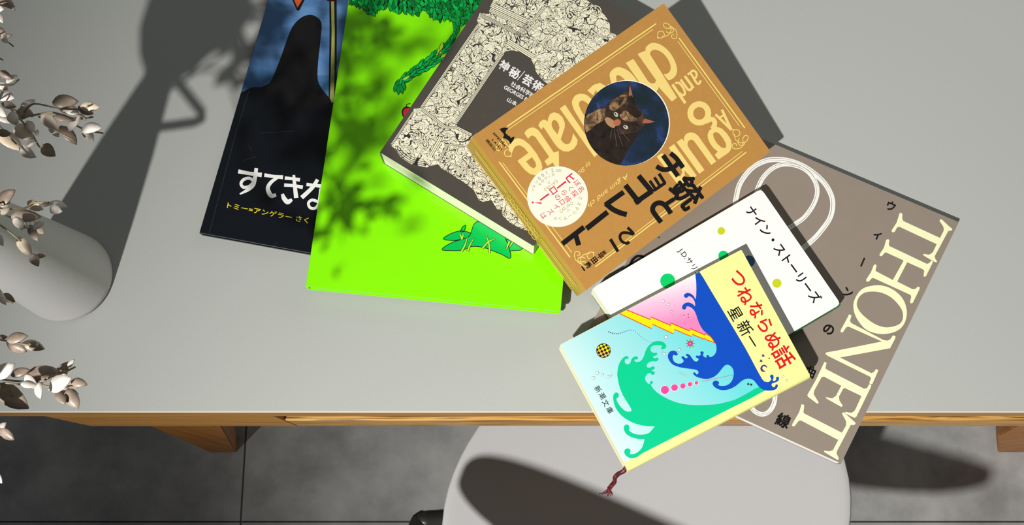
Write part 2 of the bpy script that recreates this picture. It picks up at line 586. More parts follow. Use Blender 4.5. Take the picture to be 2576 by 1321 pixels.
LP = [(bl.x, 0.0), (br_.x, 0.0), ext((br_.x, 0), tr_, zt), ext((bl.x, 0), tl_, zt)]
leg(LP, YL); leg(LP, 0.74)
rl = at(2510, 1137, 0.0); rm = ly(2510, 1097); ru = ly(2543, 1080)
RP = [(rl.x, 0.0), (rl.x + 0.05, 0.0), (rl.x + 0.05, zt), ext(rm, ru, zt) if ext(rm, ru, zt)[0] < rl.x + 0.04 else (rl.x + 0.03, zt), rm]
leg(RP, YL); leg(RP, 0.74)

# ================================================================== print colours
K = mat('ink_black', (20, 18, 18), 0.45, 0.35, 0.03)
WHT = mat('ink_white', (252, 250, 246), 0.5, 0.3, 0.01)
CREAM = mat('ink_cream', (254, 254, 204), 0.5, 0.3, 0.02)

# ================================================================== black and blue picture book (lowest of the left pile)
Z1 = D(0.007)
def on_edge(p, q, z): return at(*p, z), (at(*q, z) - at(*p, z)).normalized()
BLp, up = on_edge((502, 585), (675, 0), Z1)
_, rt = on_edge((526, 594), (778, 640), Z1)
cs = [BLp + up * 0.30, BLp + up * 0.30 + rt * 0.215, BLp + rt * 0.215, BLp]
NAVY = mat('glossy_black_board', (16, 20, 26), 0.22, 0.5, 0.2, 40)
BLUE = ramp_mat('painted_blue_sky', [(0.3, (62, 104, 150)), (0.52, (86, 130, 184)), (0.7, (120, 168, 226))], n_noise(22, 4, 0.4, (0.7, 2.2, 1)), 0.3, 0.45)
bk = Book('picture_book', 'black and blue hardback picture book, lowest of the left pile, under the bright green book', cs, UPZ, 0.007, 3, NAVY,
          board=0.002, over=0.003, bulge=0.001, corner=0.002)
h = zoom(490, 0, 3.885)
HILL = mat('painted_black', (24, 23, 23), 0.3, 0.45, 0.3, 60)
bk.art.poly(h((400, 905), (455, 905), (490, 888), (540, 860), (590, 849), (660, 853), (760, 905), (900, 985), (1080, 965), (1215, 925), (1320, 985), (1420, 1060),
              (2600, 1000), (2600, -1900), (1000, -1900), (600, -300)), BLUE)
bk.art.layer = 2
bk.art.poly(h((655, 856), (740, 800), (830, 590), (890, 420), (950, 270), (1030, 180), (1110, 146), (1180, 160), (1238, 225), (1228, 400), (1206, 600),
              (1202, 780), (1250, 880), (1330, 1000), (1150, 1060), (900, 1040), (720, 930)), HILL, 3)
bk.art.poly(h((1310, -400), (1318, 300), (1312, 700), (1308, 1010), (1400, 1040), (1386, 700), (1388, 300), (1385, -400)), HILL)
bk.art.layer = 3
bk.art.poly(h((1332, 15), (1338, 300), (1330, 700), (1320, 960), (1340, 1005), (1360, 995), (1366, 700), (1368, 300), (1362, 15)),
            mat('painted_olive', (168, 168, 92), 0.35, 0.4, 0.25, 90))
bk.art.poly(h((1292, -60), (1292, 8), (1320, 18), (1385, 8), (1390, -60)), mat('painted_maroon', (70, 18, 20), 0.35))
bk.art.poly(h((925, -60), (1000, 104), (1020, 104), (1105, -60)), HILL)
bk.art.layer = 4
bk.art.poly(h((945, -60), (1004, 78), (1085, -60)), mat('painted_vermilion', (226, 92, 48), 0.35, 0.4, 0.12, 120))
GRV = mat('board_groove', (52, 56, 62), 0.25, 0.5)
bk.art.stroke([(490 + 530 / 3.885, 885 / 3.885), (490 + 400 / 3.885, 1310 / 3.885), (490 + 140 / 3.885, 320 + 1040 / 3.885)], 1.3, GRV, 0, 1)
z_ = zoom(490, 320, 3.885)
for a_, b_ in (((640, 60), (980, 38)), ((470, 330), (600, 285)), ((770, 1150), (820, 1120)), ((520, 170), (560, 230))):
    bk.art.stroke(z_(a_, b_), 0.7, mat('scuff', (58, 60, 64), 0.5), 0, 1)
bk.finish('black cover with a blue sky above')
t = bk.printer()
t.layer = 2
for w, q in ((40, [(425, 432), (530, 452), (655, 468)]), (36, [(680, 468), (770, 482), (862, 490)]), (34, [(880, 498), (960, 505), (1028, 516)]),
             (34, [(874, 566), (960, 572), (1056, 588)]), (34, [(1092, 560), (1160, 568), (1240, 578)])):
    t.stroke(z_(*q), w / 3.885, WHT, 4, taper=[1, .85, 1.1])
t.stroke(z_((602, 400), (592, 470), (572, 560), (520, 612), (440, 655)), 38 / 3.885, WHT, 5, taper=[.9, 1, 1.1, .9, .35])
t.stroke(z_((578, 530), (535, 500), (480, 512), (452, 552), (476, 588), (530, 580), (570, 545)), 30 / 3.885, WHT, 5)
t.stroke(z_((815, 490), (750, 535), (715, 590), (728, 645), (752, 672), (795, 662)), 38 / 3.885, WHT, 5, taper=[.7, .9, 1, 1.2, 1.1, .8])
t.stroke(z_((968, 468), (976, 560), (992, 692)), 36 / 3.885, WHT, 4, taper=[.7, 1, 1.2])
t.stroke(z_((856, 652), (872, 695), (908, 732), (950, 706)), 40 / 3.885, WHT, 5, taper=[.7, 1.1, 1.2, .7])
t.stroke(z_((1200, 512), (1150, 590), (1045, 690)), 38 / 3.885, WHT, 4, taper=[.9, 1, 1.1])
t.stroke(z_((1232, 600), (1222, 680), (1205, 760), (1170, 795), (1125, 785), (1112, 740), (1150, 712), (1215, 735)), 28 / 3.885, WHT, 5)
t.build('title_lettering', bk.fc, 'white brush lettering')
t = bk.printer(); t.layer = 2
t.text('トミー=アンゲラー さく', z_((715, 838)), (795, 152), 808 / 3.885, 58 / 3.885, mat('ink_yellow', (250, 232, 50), 0.4), 0.012)
t.build('author_lettering', bk.fc, 'yellow lettering')

# ================================================================== bright green picture book
Z2 = D(0.017)
BLp, up = on_edge((770, 720), (878, 0), Z2)
BRp = at(1410, 783, Z2); rt = BRp - BLp
cs = [BLp + up * 0.285, BLp + up * 0.285 + rt, BRp, BLp]
GREEN = mat('glossy_green_cover', (142, 252, 4), 0.16, 0.5, 0.02)
bk = Book('picture_book', 'bright green hardback picture book with leafy branches on its cover', cs, UPZ, 0.010, 3, GREEN,
          board=0.0024, over=0.003, bulge=0.0012, corner=0.0012)
A = bk.art
G1 = mat('leaf_green', (6, 160, 62), 0.25, 0.45, 0.1, 200)
G2 = mat('leaf_green_dark', (4, 124, 48), 0.25, 0.45, 0.1, 200)
G3 = mat('leaf_green_light', (4, 196, 84), 0.25, 0.45, 0.1, 200)
LIME = mat('blade_lime', (178, 232, 62), 0.25)
j = zoom(760, 0, 3.302)
def leaf2(pr, c, ang, L, W, m, layer):
    ca, sa = math.cos(ang), math.sin(ang)
    def tr(k, x0=0):
        P = [(-.5, 0), (-.22, -.42), (.08, -.5), (.3, -.34), (.5, 0), (.26, .38), (.02, .48), (-.26, .38)]
        return [(c[0] + (x * L + (k if x > 0 else -k) * (abs(x) > .4)) * ca - (y * W + k * (1 if y > 0 else -1) * (y != 0)) * sa,
                 c[1] + (x * L + (k if x > 0 else -k) * (abs(x) > .4)) * sa + (y * W + k * (1 if y > 0 else -1) * (y != 0)) * ca) for x, y in P]
    pr.poly(tr(1.1), K, layer=layer)
    pr.poly(tr(-.2), m, layer=layer + 1)
r2 = random.Random(3)
# top canopy: dark ground, then rows of leaves hanging over its ragged edge
edge = [(385, 18), (430, 25), (475, 42), (530, 85), (580, 118), (625, 78), (680, 60), (750, 72), (800, 92), (880, 98), (940, 126), (985, 70), (1040, 78), (1085, 135), (1130, 158), (1190, 152), (1235, 150),
        (1275, 215), (1290, 260)]
ground = [(370, -420)] + [(x, y - 14) for x, y in edge] + [(1330, 200), (1420, 90), (1520, -60), (1600, -420)]
A.poly(j(*ground), K, layer=1)
rows = []
for row in range(17):
    yo = -row * 24
    for i in range(len(edge) - 1):
        (xa_, ya_), (xb_, yb_) = edge[i], edge[i + 1]
        for f in (0.2, 0.7):
            x, y = xa_ + (xb_ - xa_) * f + r2.uniform(-9, 9), ya_ + (yb_ - ya_) * f + yo + r2.uniform(-7, 7)
            rows.append((y, x))
for x in range(1300, 1560, 26):
    for y in range(-200, 260, 27):
        if y < 300 - (x - 1240) * 1.05: rows.append((y + r2.uniform(-8, 8), x + r2.uniform(-8, 8)))
k_ = 2
for y, x in sorted(rows, reverse=True):
    if y < -90: continue
    leaf2(A, j((x, y)), r2.choice((1.2, 1.5, 1.9, 0.9)) + r2.uniform(-.35, .35), r2.uniform(13, 20), r2.uniform(7, 11), r2.choice((G1, G1, G2, G3)), k_)
    k_ = k_ % 8 + 1
# the hanging bough
spine_ = [(1285, 240), (1250, 330), (1180, 420), (1090, 500), (1000, 560), (910, 615), (840, 665), (795, 715)]
for i in range(len(spine_) - 1):
    (xa_, ya_), (xb_, yb_) = spine_[i], spine_[i + 1]
    base = math.atan2(yb_ - ya_, xb_ - xa_)
    wd = [16, 34, 62, 62, 48, 34, 16][i]
    for f in (0.0, 0.3, 0.6, 0.85):
        for o_ in ([-1, 0, 1] if wd > 30 else [-.6, .6]):
            x = xa_ + (xb_ - xa_) * f - math.sin(base) * o_ * wd * .55 + r2.uniform(-6, 6)
            y = ya_ + (yb_ - ya_) * f + math.cos(base) * o_ * wd * .55 + r2.uniform(-6, 6)
            leaf2(A, j((x, y)), base - o_ * .35 + r2.uniform(-.2, .2), r2.uniform(17, 25), r2.uniform(6, 8.5), r2.choice((G1, G3, G3, LIME if r2.random() < .25 else G1)), k_)
            k_ = k_ % 8 + 1
for x, y, a_ in ((775, 730, 1.8), (800, 750, 1.55), (828, 745, 1.4), (845, 715, 1.3), (790, 690, 2.1)):
    leaf2(A, j((x, y)), a_, 24, 8.5, G1, k_); k_ = k_ % 8 + 1
# a red fruit, grass and broad leaves at the foot
A.disc(j((880, 945)), 15, K, 1, 19, -.5); A.disc(j((884, 948)), 13, mat('fruit_red', (232, 40, 62), 0.25), 2, 17, -.5)
A.stroke(j((870, 905), (868, 870), (900, 862)), 2, K, 3, 3)
g = zoom(760, 400, 3.1457)
for pts, m, ly_ in (([(1116, 632), (1185, 588), (1262, 570), (1335, 590), (1300, 625), (1240, 640), (1190, 646)], G3, 1),
                    ([(1105, 716), (1190, 660), (1290, 630), (1330, 600), (1378, 500), (1520, 520), (1605, 620), (1652, 782), (1570, 752), (1440, 702), (1340, 694), (1270, 722), (1180, 726)], G3, 3),
                    ([(1600, 640), (1700, 660), (1740, 715), (1680, 725), (1620, 720)], G3, 1),
                    ([(1255, 575), (1268, 540), (1296, 525), (1282, 570)], G3, 1)):
    A.poly(g(*pts), m, 4, layer=ly_)
    A.stroke(g(*pts), 1.8, K, 4, ly_ + 1, True)
for q in ([(1262, 733), (1290, 680), (1308, 620)], [(1310, 733), (1325, 690), (1360, 625)], [(1425, 712), (1470, 660), (1530, 630)], [(1482, 745), (1480, 680), (1458, 606)],
          [(1250, 600), (1262, 625), (1258, 640)], [(1275, 598), (1268, 640)], [(1640, 655), (1625, 690), (1618, 715)], [(1665, 660), (1640, 700)]):
    A.stroke(g(*q), 6.5, K, 3, 6, taper=[1, .9, .5]); A.stroke(g(*q), 4.2, LIME, 3, 7, taper=[1, .9, .3])
bk.finish('bright green cover printed with leaves')

# ================================================================== dark paperback with engraved doorway
Z3 = D(0.037)
BLp = at(956, 383, Z3); BRp = at(1344, 620, Z3); TLp = at(1300, -128, Z3)
upv = TLp - BLp
cs = [TLp, BRp + upv, BRp, BLp]
DARK = mat('dark_brown_cover', (82, 77, 70), 0.33, 0.4, 0.08, 80)
bk = Book('paperback', 'dark paperback with a cream engraved stone doorway on its cover, lying on the green book', cs, UPZ, 0.020, 3, DARK, board=0.0006, bulge=0.001, corner=0.002)
A = bk.art
ENG = ramp_mat('engraving', [(0.0, (44, 40, 42)), (0.26, (64, 58, 58)), (0.46, (250, 244, 212)), (1.0, (255, 250, 222))], n_engrave, 0.35, 0.4)
PALE = mat('engraving_pale', (252, 246, 214), 0.35, 0.4, 0.02)
INK = mat('engraving_ink', (48, 42, 44), 0.35, 0.4)
l = zoom(940, 0, 3.3022); mm = zoom(940, 330, 3.7739); n = zoom(1200, 0, 4.404)
out = l((1010, -60), (985, 30), (960, 118), (882, 108), (858, 172), (872, 205), (395, 895), (330, 905), (332, 945), (142, 1192), (150, 1215))
out += mm((200, 165), (260, 250), (350, 310), (500, 345), (610, 312), (640, 350), (720, 400), (850, 480), (950, 560), (1000, 655), (1040, 672), (1120, 655), (1170, 740),
          (1210, 745), (1225, 800), (1290, 870), (1390, 920), (1600, 1000), (1700, 400))
out += n((1700, 640), (1560, 420), (1530, 376), (1490, 372), (1472, 338), (1470, 265), (1425, 180), (1345, 105), (1280, 45), (1180, -20), (900, -160), (500, -200))
A.poly(out, ENG, layer=1)
A.poly(l((1062, 470), (1090, 432), (1140, 418), (1230, 432), (1300, 480), (1335, 545), (1350, 600), (1400, 665), (1480, 720), (1440, 940), (820, 1118), (690, 1050), (700, 1000)), DARK, layer=2)
# pilaster, mouldings and steps
def molding(pts, w, z, lines=2):
    A.stroke(z(*pts), w, PALE, 0, 3)
    for i in range(lines + 1):
        o_ = (i / lines - .5) * w
        p = z(*pts); a_, b_ = Vector(p[0]), Vector(p[-1]); nn = Vector((-(b_ - a_).y, (b_ - a_).x)).normalized()
        A.stroke([tuple(Vector(q) + nn * o_) for q in p], 1.1, INK, 0, 4)
molding([(975, 40), (1290, 190)], 13, l, 3); molding([(965, 80), (1265, 225)], 11, l, 3); molding([(885, 125), (1215, 290)], 8, l, 3)
molding([(1115, 345), (1335, 480)], 13, l, 3); molding([(870, 205), (395, 895)], 6, l, 2); molding([(1075, 440), (690, 1010)], 8, l, 3)
molding([(395, 905), (600, 1060), (690, 1060), (810, 1120)], 7, l, 2)
molding([(330, 930), (150, 1200)], 5, l, 2); molding([(1290, 190), (1180, 300)], 9, l, 3); molding([(1415, 60), (1310, 200)], 7, l, 2)
molding([(560, 1140), (470, 1300)], 9, l, 2)
for k in range(3):
    A.stroke(mm((205 + 14 * k, 165 - 10 * k), (265 + 14 * k, 240 - 12 * k), (355 + 10 * k, 298 - 14 * k), (500, 330 - 18 * k)), 1.3, INK, 5, 4)
# flowing drapery, leaf and scroll work (no figures)
r3 = random.Random(11)
def scroll(c, r, a0, w, turns=1.3, sg=1):
    P = []
    for i in range(14):
        f = i / 13; a_ = a0 + sg * f * turns * 2 * PI; rr = r * (1 - .8 * f)
        P.append((c[0] + rr * math.cos(a_), c[1] + rr * math.sin(a_)))
    A.stroke(P, w * .7 + 1.4, INK, 2, 5); A.stroke(P, w * .7, PALE, 2, 6)
for i in range(16):
    f = i / 15
    x, y = 900 - 420 * f, 330 + 560 * f
    for o_ in (0, 60, 120):
        if r3.random() < .35:
            p = l((x + o_ + r3.uniform(-20, 20), y + o_ * .62 + r3.uniform(-20, 20)))
            q = [(p[0], p[1])]
            a_ = r3.uniform(1.2, 3.2)
            for s_ in range(4):
                a_ += r3.uniform(-.7, .7); q.append((q[-1][0] + 7 * math.cos(a_), q[-1][1] + 7 * math.sin(a_)))
            A.stroke(q, 4.6, INK, 3, 5, taper=[.5, 1, .8, .3]); A.stroke(q, 3.2, PALE, 3, 6, taper=[.5, 1, .8, .3])
for c_, r_ in (((1340, 60), 16), ((1420, 130), 19), ((1500, 30), 17), ((1470, 80), 15), ((1380, 110), 17), ((1435, 40), 18), ((1500, 95), 16), ((1390, 30), 15), ((1340, 110), 14), ((1370, 160), 15), ((1440, 165), 14), ((1395, 190), 14), ((1310, 25), 13)):
    scroll(c_, r_, r3.uniform(0, 6), 3.2, r3.uniform(.8, 1.4), r3.choice((-1, 1)))
for x, y, r_ in ((395, 60, 70), (480, 140, 60), (330, 200, 60), (760, 180, 60), (850, 300, 60), (930, 390, 55), (820, 420, 50), (1010, 520, 55), (1060, 610, 40), (700, 250, 45)):
    scroll(mm((x, y)), r_ / 3.7739, r3.uniform(0, 6), 3.4, r3.uniform(.8, 1.3), r3.choice((-1, 1)))
molding([(860, 140), (700, 130), (620, 300)], 6, mm, 2)
bk.finish('dark cover with a cream engraving')
t = bk.printer(lift=2)
ad = (0.866, 0.5)
t.char('神', l((1085, 548)), ad, 27, WHT, .03); t.char('秘', l((1170, 606)), ad, 27, WHT, .03); t.stroke(l((1256, 592), (1192, 668)), 1.6, WHT, 0)
t.char('芸', l((1280, 668)), ad, 27, WHT, .03); t.char('術', l((1362, 716)), ad, 27, WHT, .03)
t.text('社会科学論', l((1240, 748)), ad, 68, 13.5, WHT, .02)
t.text('GEORGES B', l((1180, 776)), ad, 66, 10, WHT, .02)
t.text('山本', l((1150, 846)), ad, 27, 12, WHT, .02)
t.text('ジョル', l((890, 944)), ad, 40, 13, mat('faded_gold', (96, 86, 62), 0.4), 0)
t.build('title_lettering', bk.fc, 'white lettering')

# ================================================================== thick brown and gold hardback, leaning over the dark paperback
ca_, cb_, cc_ = at(1344, 620, D(0.0374)), at(1688, 109, D(0.0374)), at(1938, 381, D(0.013))
nrm = (cb_ - ca_).cross(cc_ - ca_).normalized()
if nrm.z < 0: nrm = -nrm
TH = 0.026
d0 = nrm.dot(ca_) + TH
cs = [at_pl(x, y, nrm, d0) for x, y in ((1189, 343), (1670, 8), (1938, 381), (1475, 730))]
BROWN = mat('kraft_brown_cover', (196, 143, 72), 0.5, 0.3, 0.08, 260)
GOLDP = mat('ink_gold', (252, 222, 132), 0.42, 0.35, 0.03)
GOLDL = mat('ink_gold_line', (255, 232, 130), 0.4, 0.35, 0.03)
SPN = mat('olive_gold_spine', (176, 142, 58), 0.4, 0.4, 0.06, 200)
bk = Book('hardback_book', 'thick brown and gold hardback with a round cat picture on its cover', cs, nrm, TH, 3, BROWN, board=0.0025, over=0.001, bulge=0.0022, corner=0.0015, spine_mat=SPN)
A = bk.art
c = zoom(1240, 220, 6.004); d = zoom(1600, 80, 6.0036); e = zoom(1640, 220, 5.5045); f = zoom(1400, 360, 3.885); p = zoom(1440, 0, 2.871); o = zoom(1160, 240, 2.54)
s = zoom(1300, 400, 6.605)
# double gold border
for q, w in (([c((215, 590)), n((1985, 262))], 3.0), ([c((232, 634)), n((1950, 325))], 1.6), ([d((648, 92)), p((1245, 925))], 3.0), ([d((632, 145)), p((1205, 910))], 1.6),
             ([p((1255, 1100)), f((378, 1210))], 2.6), ([p((1225, 1095)), f((400, 1165))], 1.6), ([c((95, 1125)), f((132, 1118))], 3.0), ([c((150, 1140)), f((150, 1070))], 1.6)):
    A.stroke(q, w, GOLDL, 0, 1)
def flourish(c0, ax, ay):
    def T(*P): return [(c0[0] + x * ax[0] + y * ay[0], c0[1] + x * ax[1] + y * ay[1]) for x, y in P]
    A.stroke(T((-34, 5), (-26, -6), (-15, -2), (-17, 9), (-28, 10), (-34, 3)), 1.7, GOLDL, 4, 1, True)
    A.stroke(T((-24, 8), (-10, 14), (4, 8), (8, -6), (2, -16), (-5, -12), (-2, -2), (8, 4), (14, 14), (10, 26)), 1.7, GOLDL, 4, 2)
    A.stroke(T((10, 26), (2, 32), (-5, 26), (-2, 19), (4, 22)), 1.7, GOLDL, 4, 1)
    A.stroke(T((-8, 4), (-3, 12), (6, 14), (12, 6), (8, -2)), 1.7, GOLDL, 4, 1)
u1 = (0.82, -0.57); u2 = (0.585, 0.81)
neg = lambda v: (-v[0], -v[1])
flourish((1680, 72), u1, u2); flourish((1868, 352), u2, neg(u1)); flourish((1468, 658), neg(u1), neg(u2)); flourish((1262, 368), neg(u2), u1)
# large gold title, running upside down towards the lower left
L_ = 2
A.poly(d((140, 265), (165, 215), (220, 175), (280, 168), (360, 190), (450, 250), (530, 340), (590, 450), (620, 560), (610, 640), (570, 695), (520, 725), (480, 728), (415, 640), (450, 640),
         (490, 620), (520, 570), (515, 490), (470, 400), (410, 330), (340, 285), (270, 272), (220, 300), (197, 355)), GOLDP, 2, layer=L_)
A.poly(p((540, 360), (755, 705), (718, 735), (622, 628), (620, 645), (600, 668), (560, 656), (520, 630), (480, 590), (385, 455), (440, 425), (548, 590), (572, 604), (596, 600), (604, 580), (470, 390)), GOLDP, layer=L_)
A.poly(p((270, 560), (275, 520), (310, 490), (350, 488), (400, 510), (450, 560), (500, 640), (520, 720), (440, 700), (420, 640), (380, 580), (340, 546), (315, 556), (330, 640), (300, 660)), GOLDP, 3, layer=L_)
A.poly(p((108, 655), (150, 615), (200, 598), (235, 620), (260, 700), (200, 720), (170, 650), (150, 690)), GOLDP, layer=L_)
A.poly(c((1195, 250), (1200, 190), (1240, 125), (1310, 97), (1400, 108), (1470, 160), (1560, 260), (1640, 420), (1640, 620), (1560, 680), (1480, 650), (1370, 575), (1290, 450), (1225, 340)), GOLDP, 3,
       holes=[c((1300, 240), (1335, 200), (1390, 215), (1450, 270), (1520, 400), (1540, 520), (1500, 560), (1430, 500), (1370, 410), (1315, 310))], layer=L_)
A.poly(c((1008, 320), (1090, 262), (1594, 1003), (1532, 1054)), GOLDP, layer=L_)
A.poly(c((685, 575), (710, 520), (760, 487), (800, 495), (828, 512), (832, 470), (860, 405), (920, 375), (990, 395), (1050, 450), (1085, 530), (1085, 600), (1060, 680), (1025, 785), (1060, 835), (1110, 860),
         (1160, 845), (1190, 790), (1210, 690), (1280, 795), (1270, 860), (1220, 930), (1140, 970), (1060, 965), (990, 920), (930, 850), (770, 610), (755, 600), (735, 640)), GOLDP,
       holes=[c((885, 570), (890, 520), (920, 490), (960, 505), (990, 550), (1005, 610), (975, 710), (910, 630))], layer=L_)
A.poly(c((475, 695), (500, 650), (560, 610), (620, 605), (680, 640), (720, 690), (920, 985), (995, 960), (1000, 1200), (930, 1185), (905, 1135), (825, 1185), (778, 1115), (850, 1050), (640, 750), (600, 725),
         (570, 735), (530, 775)), GOLDP, layer=L_)
A.poly(c((230, 905), (260, 840), (310, 790), (380, 765), (460, 790), (560, 870), (660, 1000), (730, 1130), (748, 1210), (720, 1290), (650, 1330), (560, 1310), (480, 1245), (370, 1110), (535, 990),
         (470, 910), (400, 873), (340, 890), (305, 940), (290, 990)), GOLDP, holes=[c((500, 1120), (590, 1055), (640, 1130), (655, 1190), (620, 1225), (570, 1200))], layer=L_)
for q, w in (([(548, 795), (745, 1080)], 44), ([(590, 775), (650, 775), (700, 830), (735, 900), (730, 950), (690, 955), (650, 920)], 36), ([(735, 668), (868, 850)], 40),
             ([(672, 722), (765, 850), (800, 880), (835, 865), (845, 830)], 38), ([(780, 650), (812, 628), (850, 668), (880, 720), (920, 780), (955, 782), (975, 735)], 34),
             ([(825, 618), (850, 588), (890, 598), (915, 645), (902, 690), (872, 705)], 34)):
    A.stroke(d(*q), w * d.k, GOLDP, 4, L_)
A.stroke(e((968, 308), (1100, 592)), 38 * e.k, GOLDP, 0, L_); A.stroke(e((880, 374), (1100, 588)), 36 * e.k, GOLDP, 0, L_); A.stroke(e((930, 425), (1000, 378)), 26 * e.k, GOLDP, 0, L_)
A.ring(e((655, 360)), 124 * e.k, 82 * e.k, GOLDP, L_, 128 * e.k)
A.stroke(e((735, 475), (830, 440), (868, 480), (862, 530), (835, 575)), 68 * e.k, GOLDP, 4, L_)
A.poly(e((770, 650), (790, 600), (840, 560), (900, 545), (970, 570), (1040, 640), (1090, 720), (1105, 790), (1095, 860), (1060, 905), (920, 1000), (868, 935), (910, 890), (850, 840), (800, 770), (772, 700)), GOLDP,
       holes=[e((845, 650), (860, 625), (890, 618), (930, 640), (980, 700), (1020, 770), (1028, 820), (1005, 843), (960, 830), (900, 775), (860, 710))], layer=L_)
A.poly(e((340, 758), (418, 708), (445, 748), (440, 700), (470, 645), (530, 622), (590, 632), (640, 670), (890, 1025), (822, 1075), (580, 740), (545, 722), (505, 740), (490, 790), (510, 840), (727, 1142), (655, 1197)), GOLDP, layer=L_)
A.poly(e((232, 835), (305, 785), (620, 1222), (560, 1265), (450, 1150), (460, 1300), (420, 1340), (345, 1330), (65, 960), (140, 908), (330, 1170), (390, 1240), (420, 1180), (400, 1100)), GOLDP, layer=L_)
# round picture of a cat
CT = (1575.8, 310.5)
A.disc((CT[0] + 2.0, CT[1] - 1.0), 107.5, mat('picture_rim', (255, 253, 240), 0.45), 3, seg=64)
A.disc(CT, 106.5, mat('picture_edge', (14, 16, 26), 0.4), 4, seg=64)
A.disc(CT, 105, ramp_mat('mottled_navy', [(0.35, (22, 38, 44)), (0.5, (26, 44, 66)), (0.66, (40, 66, 116))], n_noise(70, 6, 0.3), 0.42, 0.35), 5, seg=64)
def cl(pts):                                   # keep the cat inside its round frame
    r = []
    for x, y in pts:
        v = Vector((x - CT[0], y - CT[1]))
        if v.length > 104.5: v = v.normalized() * 104.5
        r.append((CT[0] + v.x, CT[1] + v.y))
    return r
FUR = ramp_mat('cat_fur', [(0.3, (38, 28, 24)), (0.55, (62, 46, 36)), (0.75, (96, 72, 52))], n_noise(160, 6, 1.0), 0.45, 0.3)
FURD = ramp_mat('cat_fur_dark', [(0.3, (26, 20, 18)), (0.7, (52, 38, 30))], n_noise(140, 6, 1.0), 0.45, 0.3)
TAN = ramp_mat('cat_fur_tan', [(0.36, (70, 52, 38)), (0.5, (128, 98, 68)), (0.68, (186, 148, 104))], n_noise(150, 6, 1.5), 0.45, 0.3)
A.poly(cl(p((70, 850), (110, 828), (170, 800), (240, 775), (300, 930), (470, 950), (440, 1030), (400, 1080), (345, 1195), (240, 1190), (150, 1130), (80, 1000))), FURD, 2, layer=6)
A.poly(cl(p((80, 850), (140, 815), (230, 780), (250, 850), (170, 900), (90, 960))), TAN, 2, layer=7)
A.poly(p((240, 770), (270, 735), (320, 700), (385, 662), (398, 630), (412, 598), (424, 640), (440, 720), (470, 770), (505, 815), (545, 855), (602, 882), (550, 898), (515, 905), (490, 940), (440, 962),
         (390, 968), (335, 968), (290, 945), (262, 905), (236, 862)), FUR, 2, layer=8)
A.poly(p((300, 722), (350, 690), (395, 690), (380, 740), (340, 775), (305, 800), (268, 790), (270, 750)), TAN, 3, layer=9)
A.poly(p((330, 740), (350, 715), (372, 705), (356, 740), (336, 766)), FUR, 3, layer=10)
A.poly(p((405, 690), (412, 612), (428, 668), (436, 720)), mat('ear_pink', (168, 104, 78), 0.45), layer=9)
A.poly(p((500, 890), (520, 858), (596, 881), (540, 893)), mat('ear_pink', (168, 104, 78), 0.45), layer=9)
A.poly(p((425, 690), (460, 770), (500, 830), (450, 850), (400, 800), (405, 730)), FURD, 3, layer=9)
A.poly(p((232, 862), (252, 848), (290, 868), (312, 895), (300, 925), (272, 918), (246, 896)), mat('muzzle', (184, 140, 98), 0.45, 0.3, 0.15, 200), 3, layer=10)
A.poly(p((296, 880), (325, 862), (348, 880), (338, 905), (312, 912), (298, 900)), mat('nose', (186, 108, 74), 0.45, 0.3, 0.1, 200), 3, layer=11)
A.stroke(p((262, 925), (290, 940), (320, 915)), 1.6, FURD, 3, 12)
A.poly(p((340, 835), (380, 800), (440, 840), (470, 870), (420, 880), (370, 870)), TAN, 3, layer=9)
for q in ([(390, 790), (430, 850)], [(370, 800), (410, 865)], [(420, 780), (460, 840)], [(430, 900), (470, 905)]):
    A.stroke(p(*q), 3, FURD, 0, 10, taper=[.4, 1, .3])
for ex, ey, an in ((313, 829, .9), (383, 921, .5)):
    A.disc(p((ex, ey)), 8.6, K, 11, 6.4, an); A.disc(p((ex, ey)), 6.9, mat('cat_eye', (186, 188, 160), 0.3, 0.5), 12, 5.0, an)
    A.disc(p((ex - 4, ey - 3)), 2.6, K, 13, 1.4, 1.0); A.disc(p((ex + 5, ey - 6)), 1.1, WHT, 14)
for q in ([(250, 870), (200, 800), (180, 740)], [(245, 880), (180, 830), (150, 790)], [(300, 930), (310, 1000), (320, 1060)], [(320, 935), (340, 1000), (365, 1060)], [(335, 930), (375, 980), (410, 1020)], [(285, 930), (270, 1000)]):
    A.stroke(p(*q), .45, mat('whisker', (150, 140, 126), 0.4), 3, 12)
# black title: strokes of the heavy characters
U = (0.6, 0.8); DN = (-0.8, 0.6)
for w, q in ((47, [(1040, 120), (1186, 325)]), (47, [(1112, 100), (1170, 150), (1236, 242)]), (46, [(1185, 200), (1140, 240), (1085, 258), (1030, 258), (975, 228)]),
             (30, [(1000, 300), (1060, 395)]), (28, [(955, 335), (1012, 425)]), (28, [(910, 368), (972, 460)]), (30, [(1064, 388), (950, 466)]),
             (50, [(800, 320), (938, 485)]), (50, [(935, 468), (765, 585)]), (52, [(672, 412), (812, 590)]),
             (50, [(655, 480), (476, 606)]), (50, [(478, 590), (545, 645), (615, 680), (685, 700)]), (52, [(498, 675), (292, 838)]), (50, [(268, 822), (56, 986)]), (48, [(188, 905), (216, 1000)]),
             (40, [(1150, 546), (1062, 602)]), (48, [(1118, 690), (1060, 610), (1005, 585), (955, 605), (938, 655), (970, 710), (1022, 776)]),
             (27, [(693, 826), (752, 890), (690, 878), (640, 880), (618, 915), (638, 962), (690, 982), (708, 962)]), (30, [(525, 940), (600, 1062)])):
    A.stroke(f(*q), w * f.k, K, 4 if len(q) > 2 else 0, 3)
A.char('銃', f((1278, 482)), U, 76, K, .03, 3)
A.char('絵', f((465, 1072)), U, 11, K, .02, 3); A.char('平', f((425, 1106)), U, 16, K, .03, 3); A.char('田', f((368, 1146)), U, 17, K, .03, 3); A.char('秀', f((308, 1192)), U, 16, K, .03, 3)
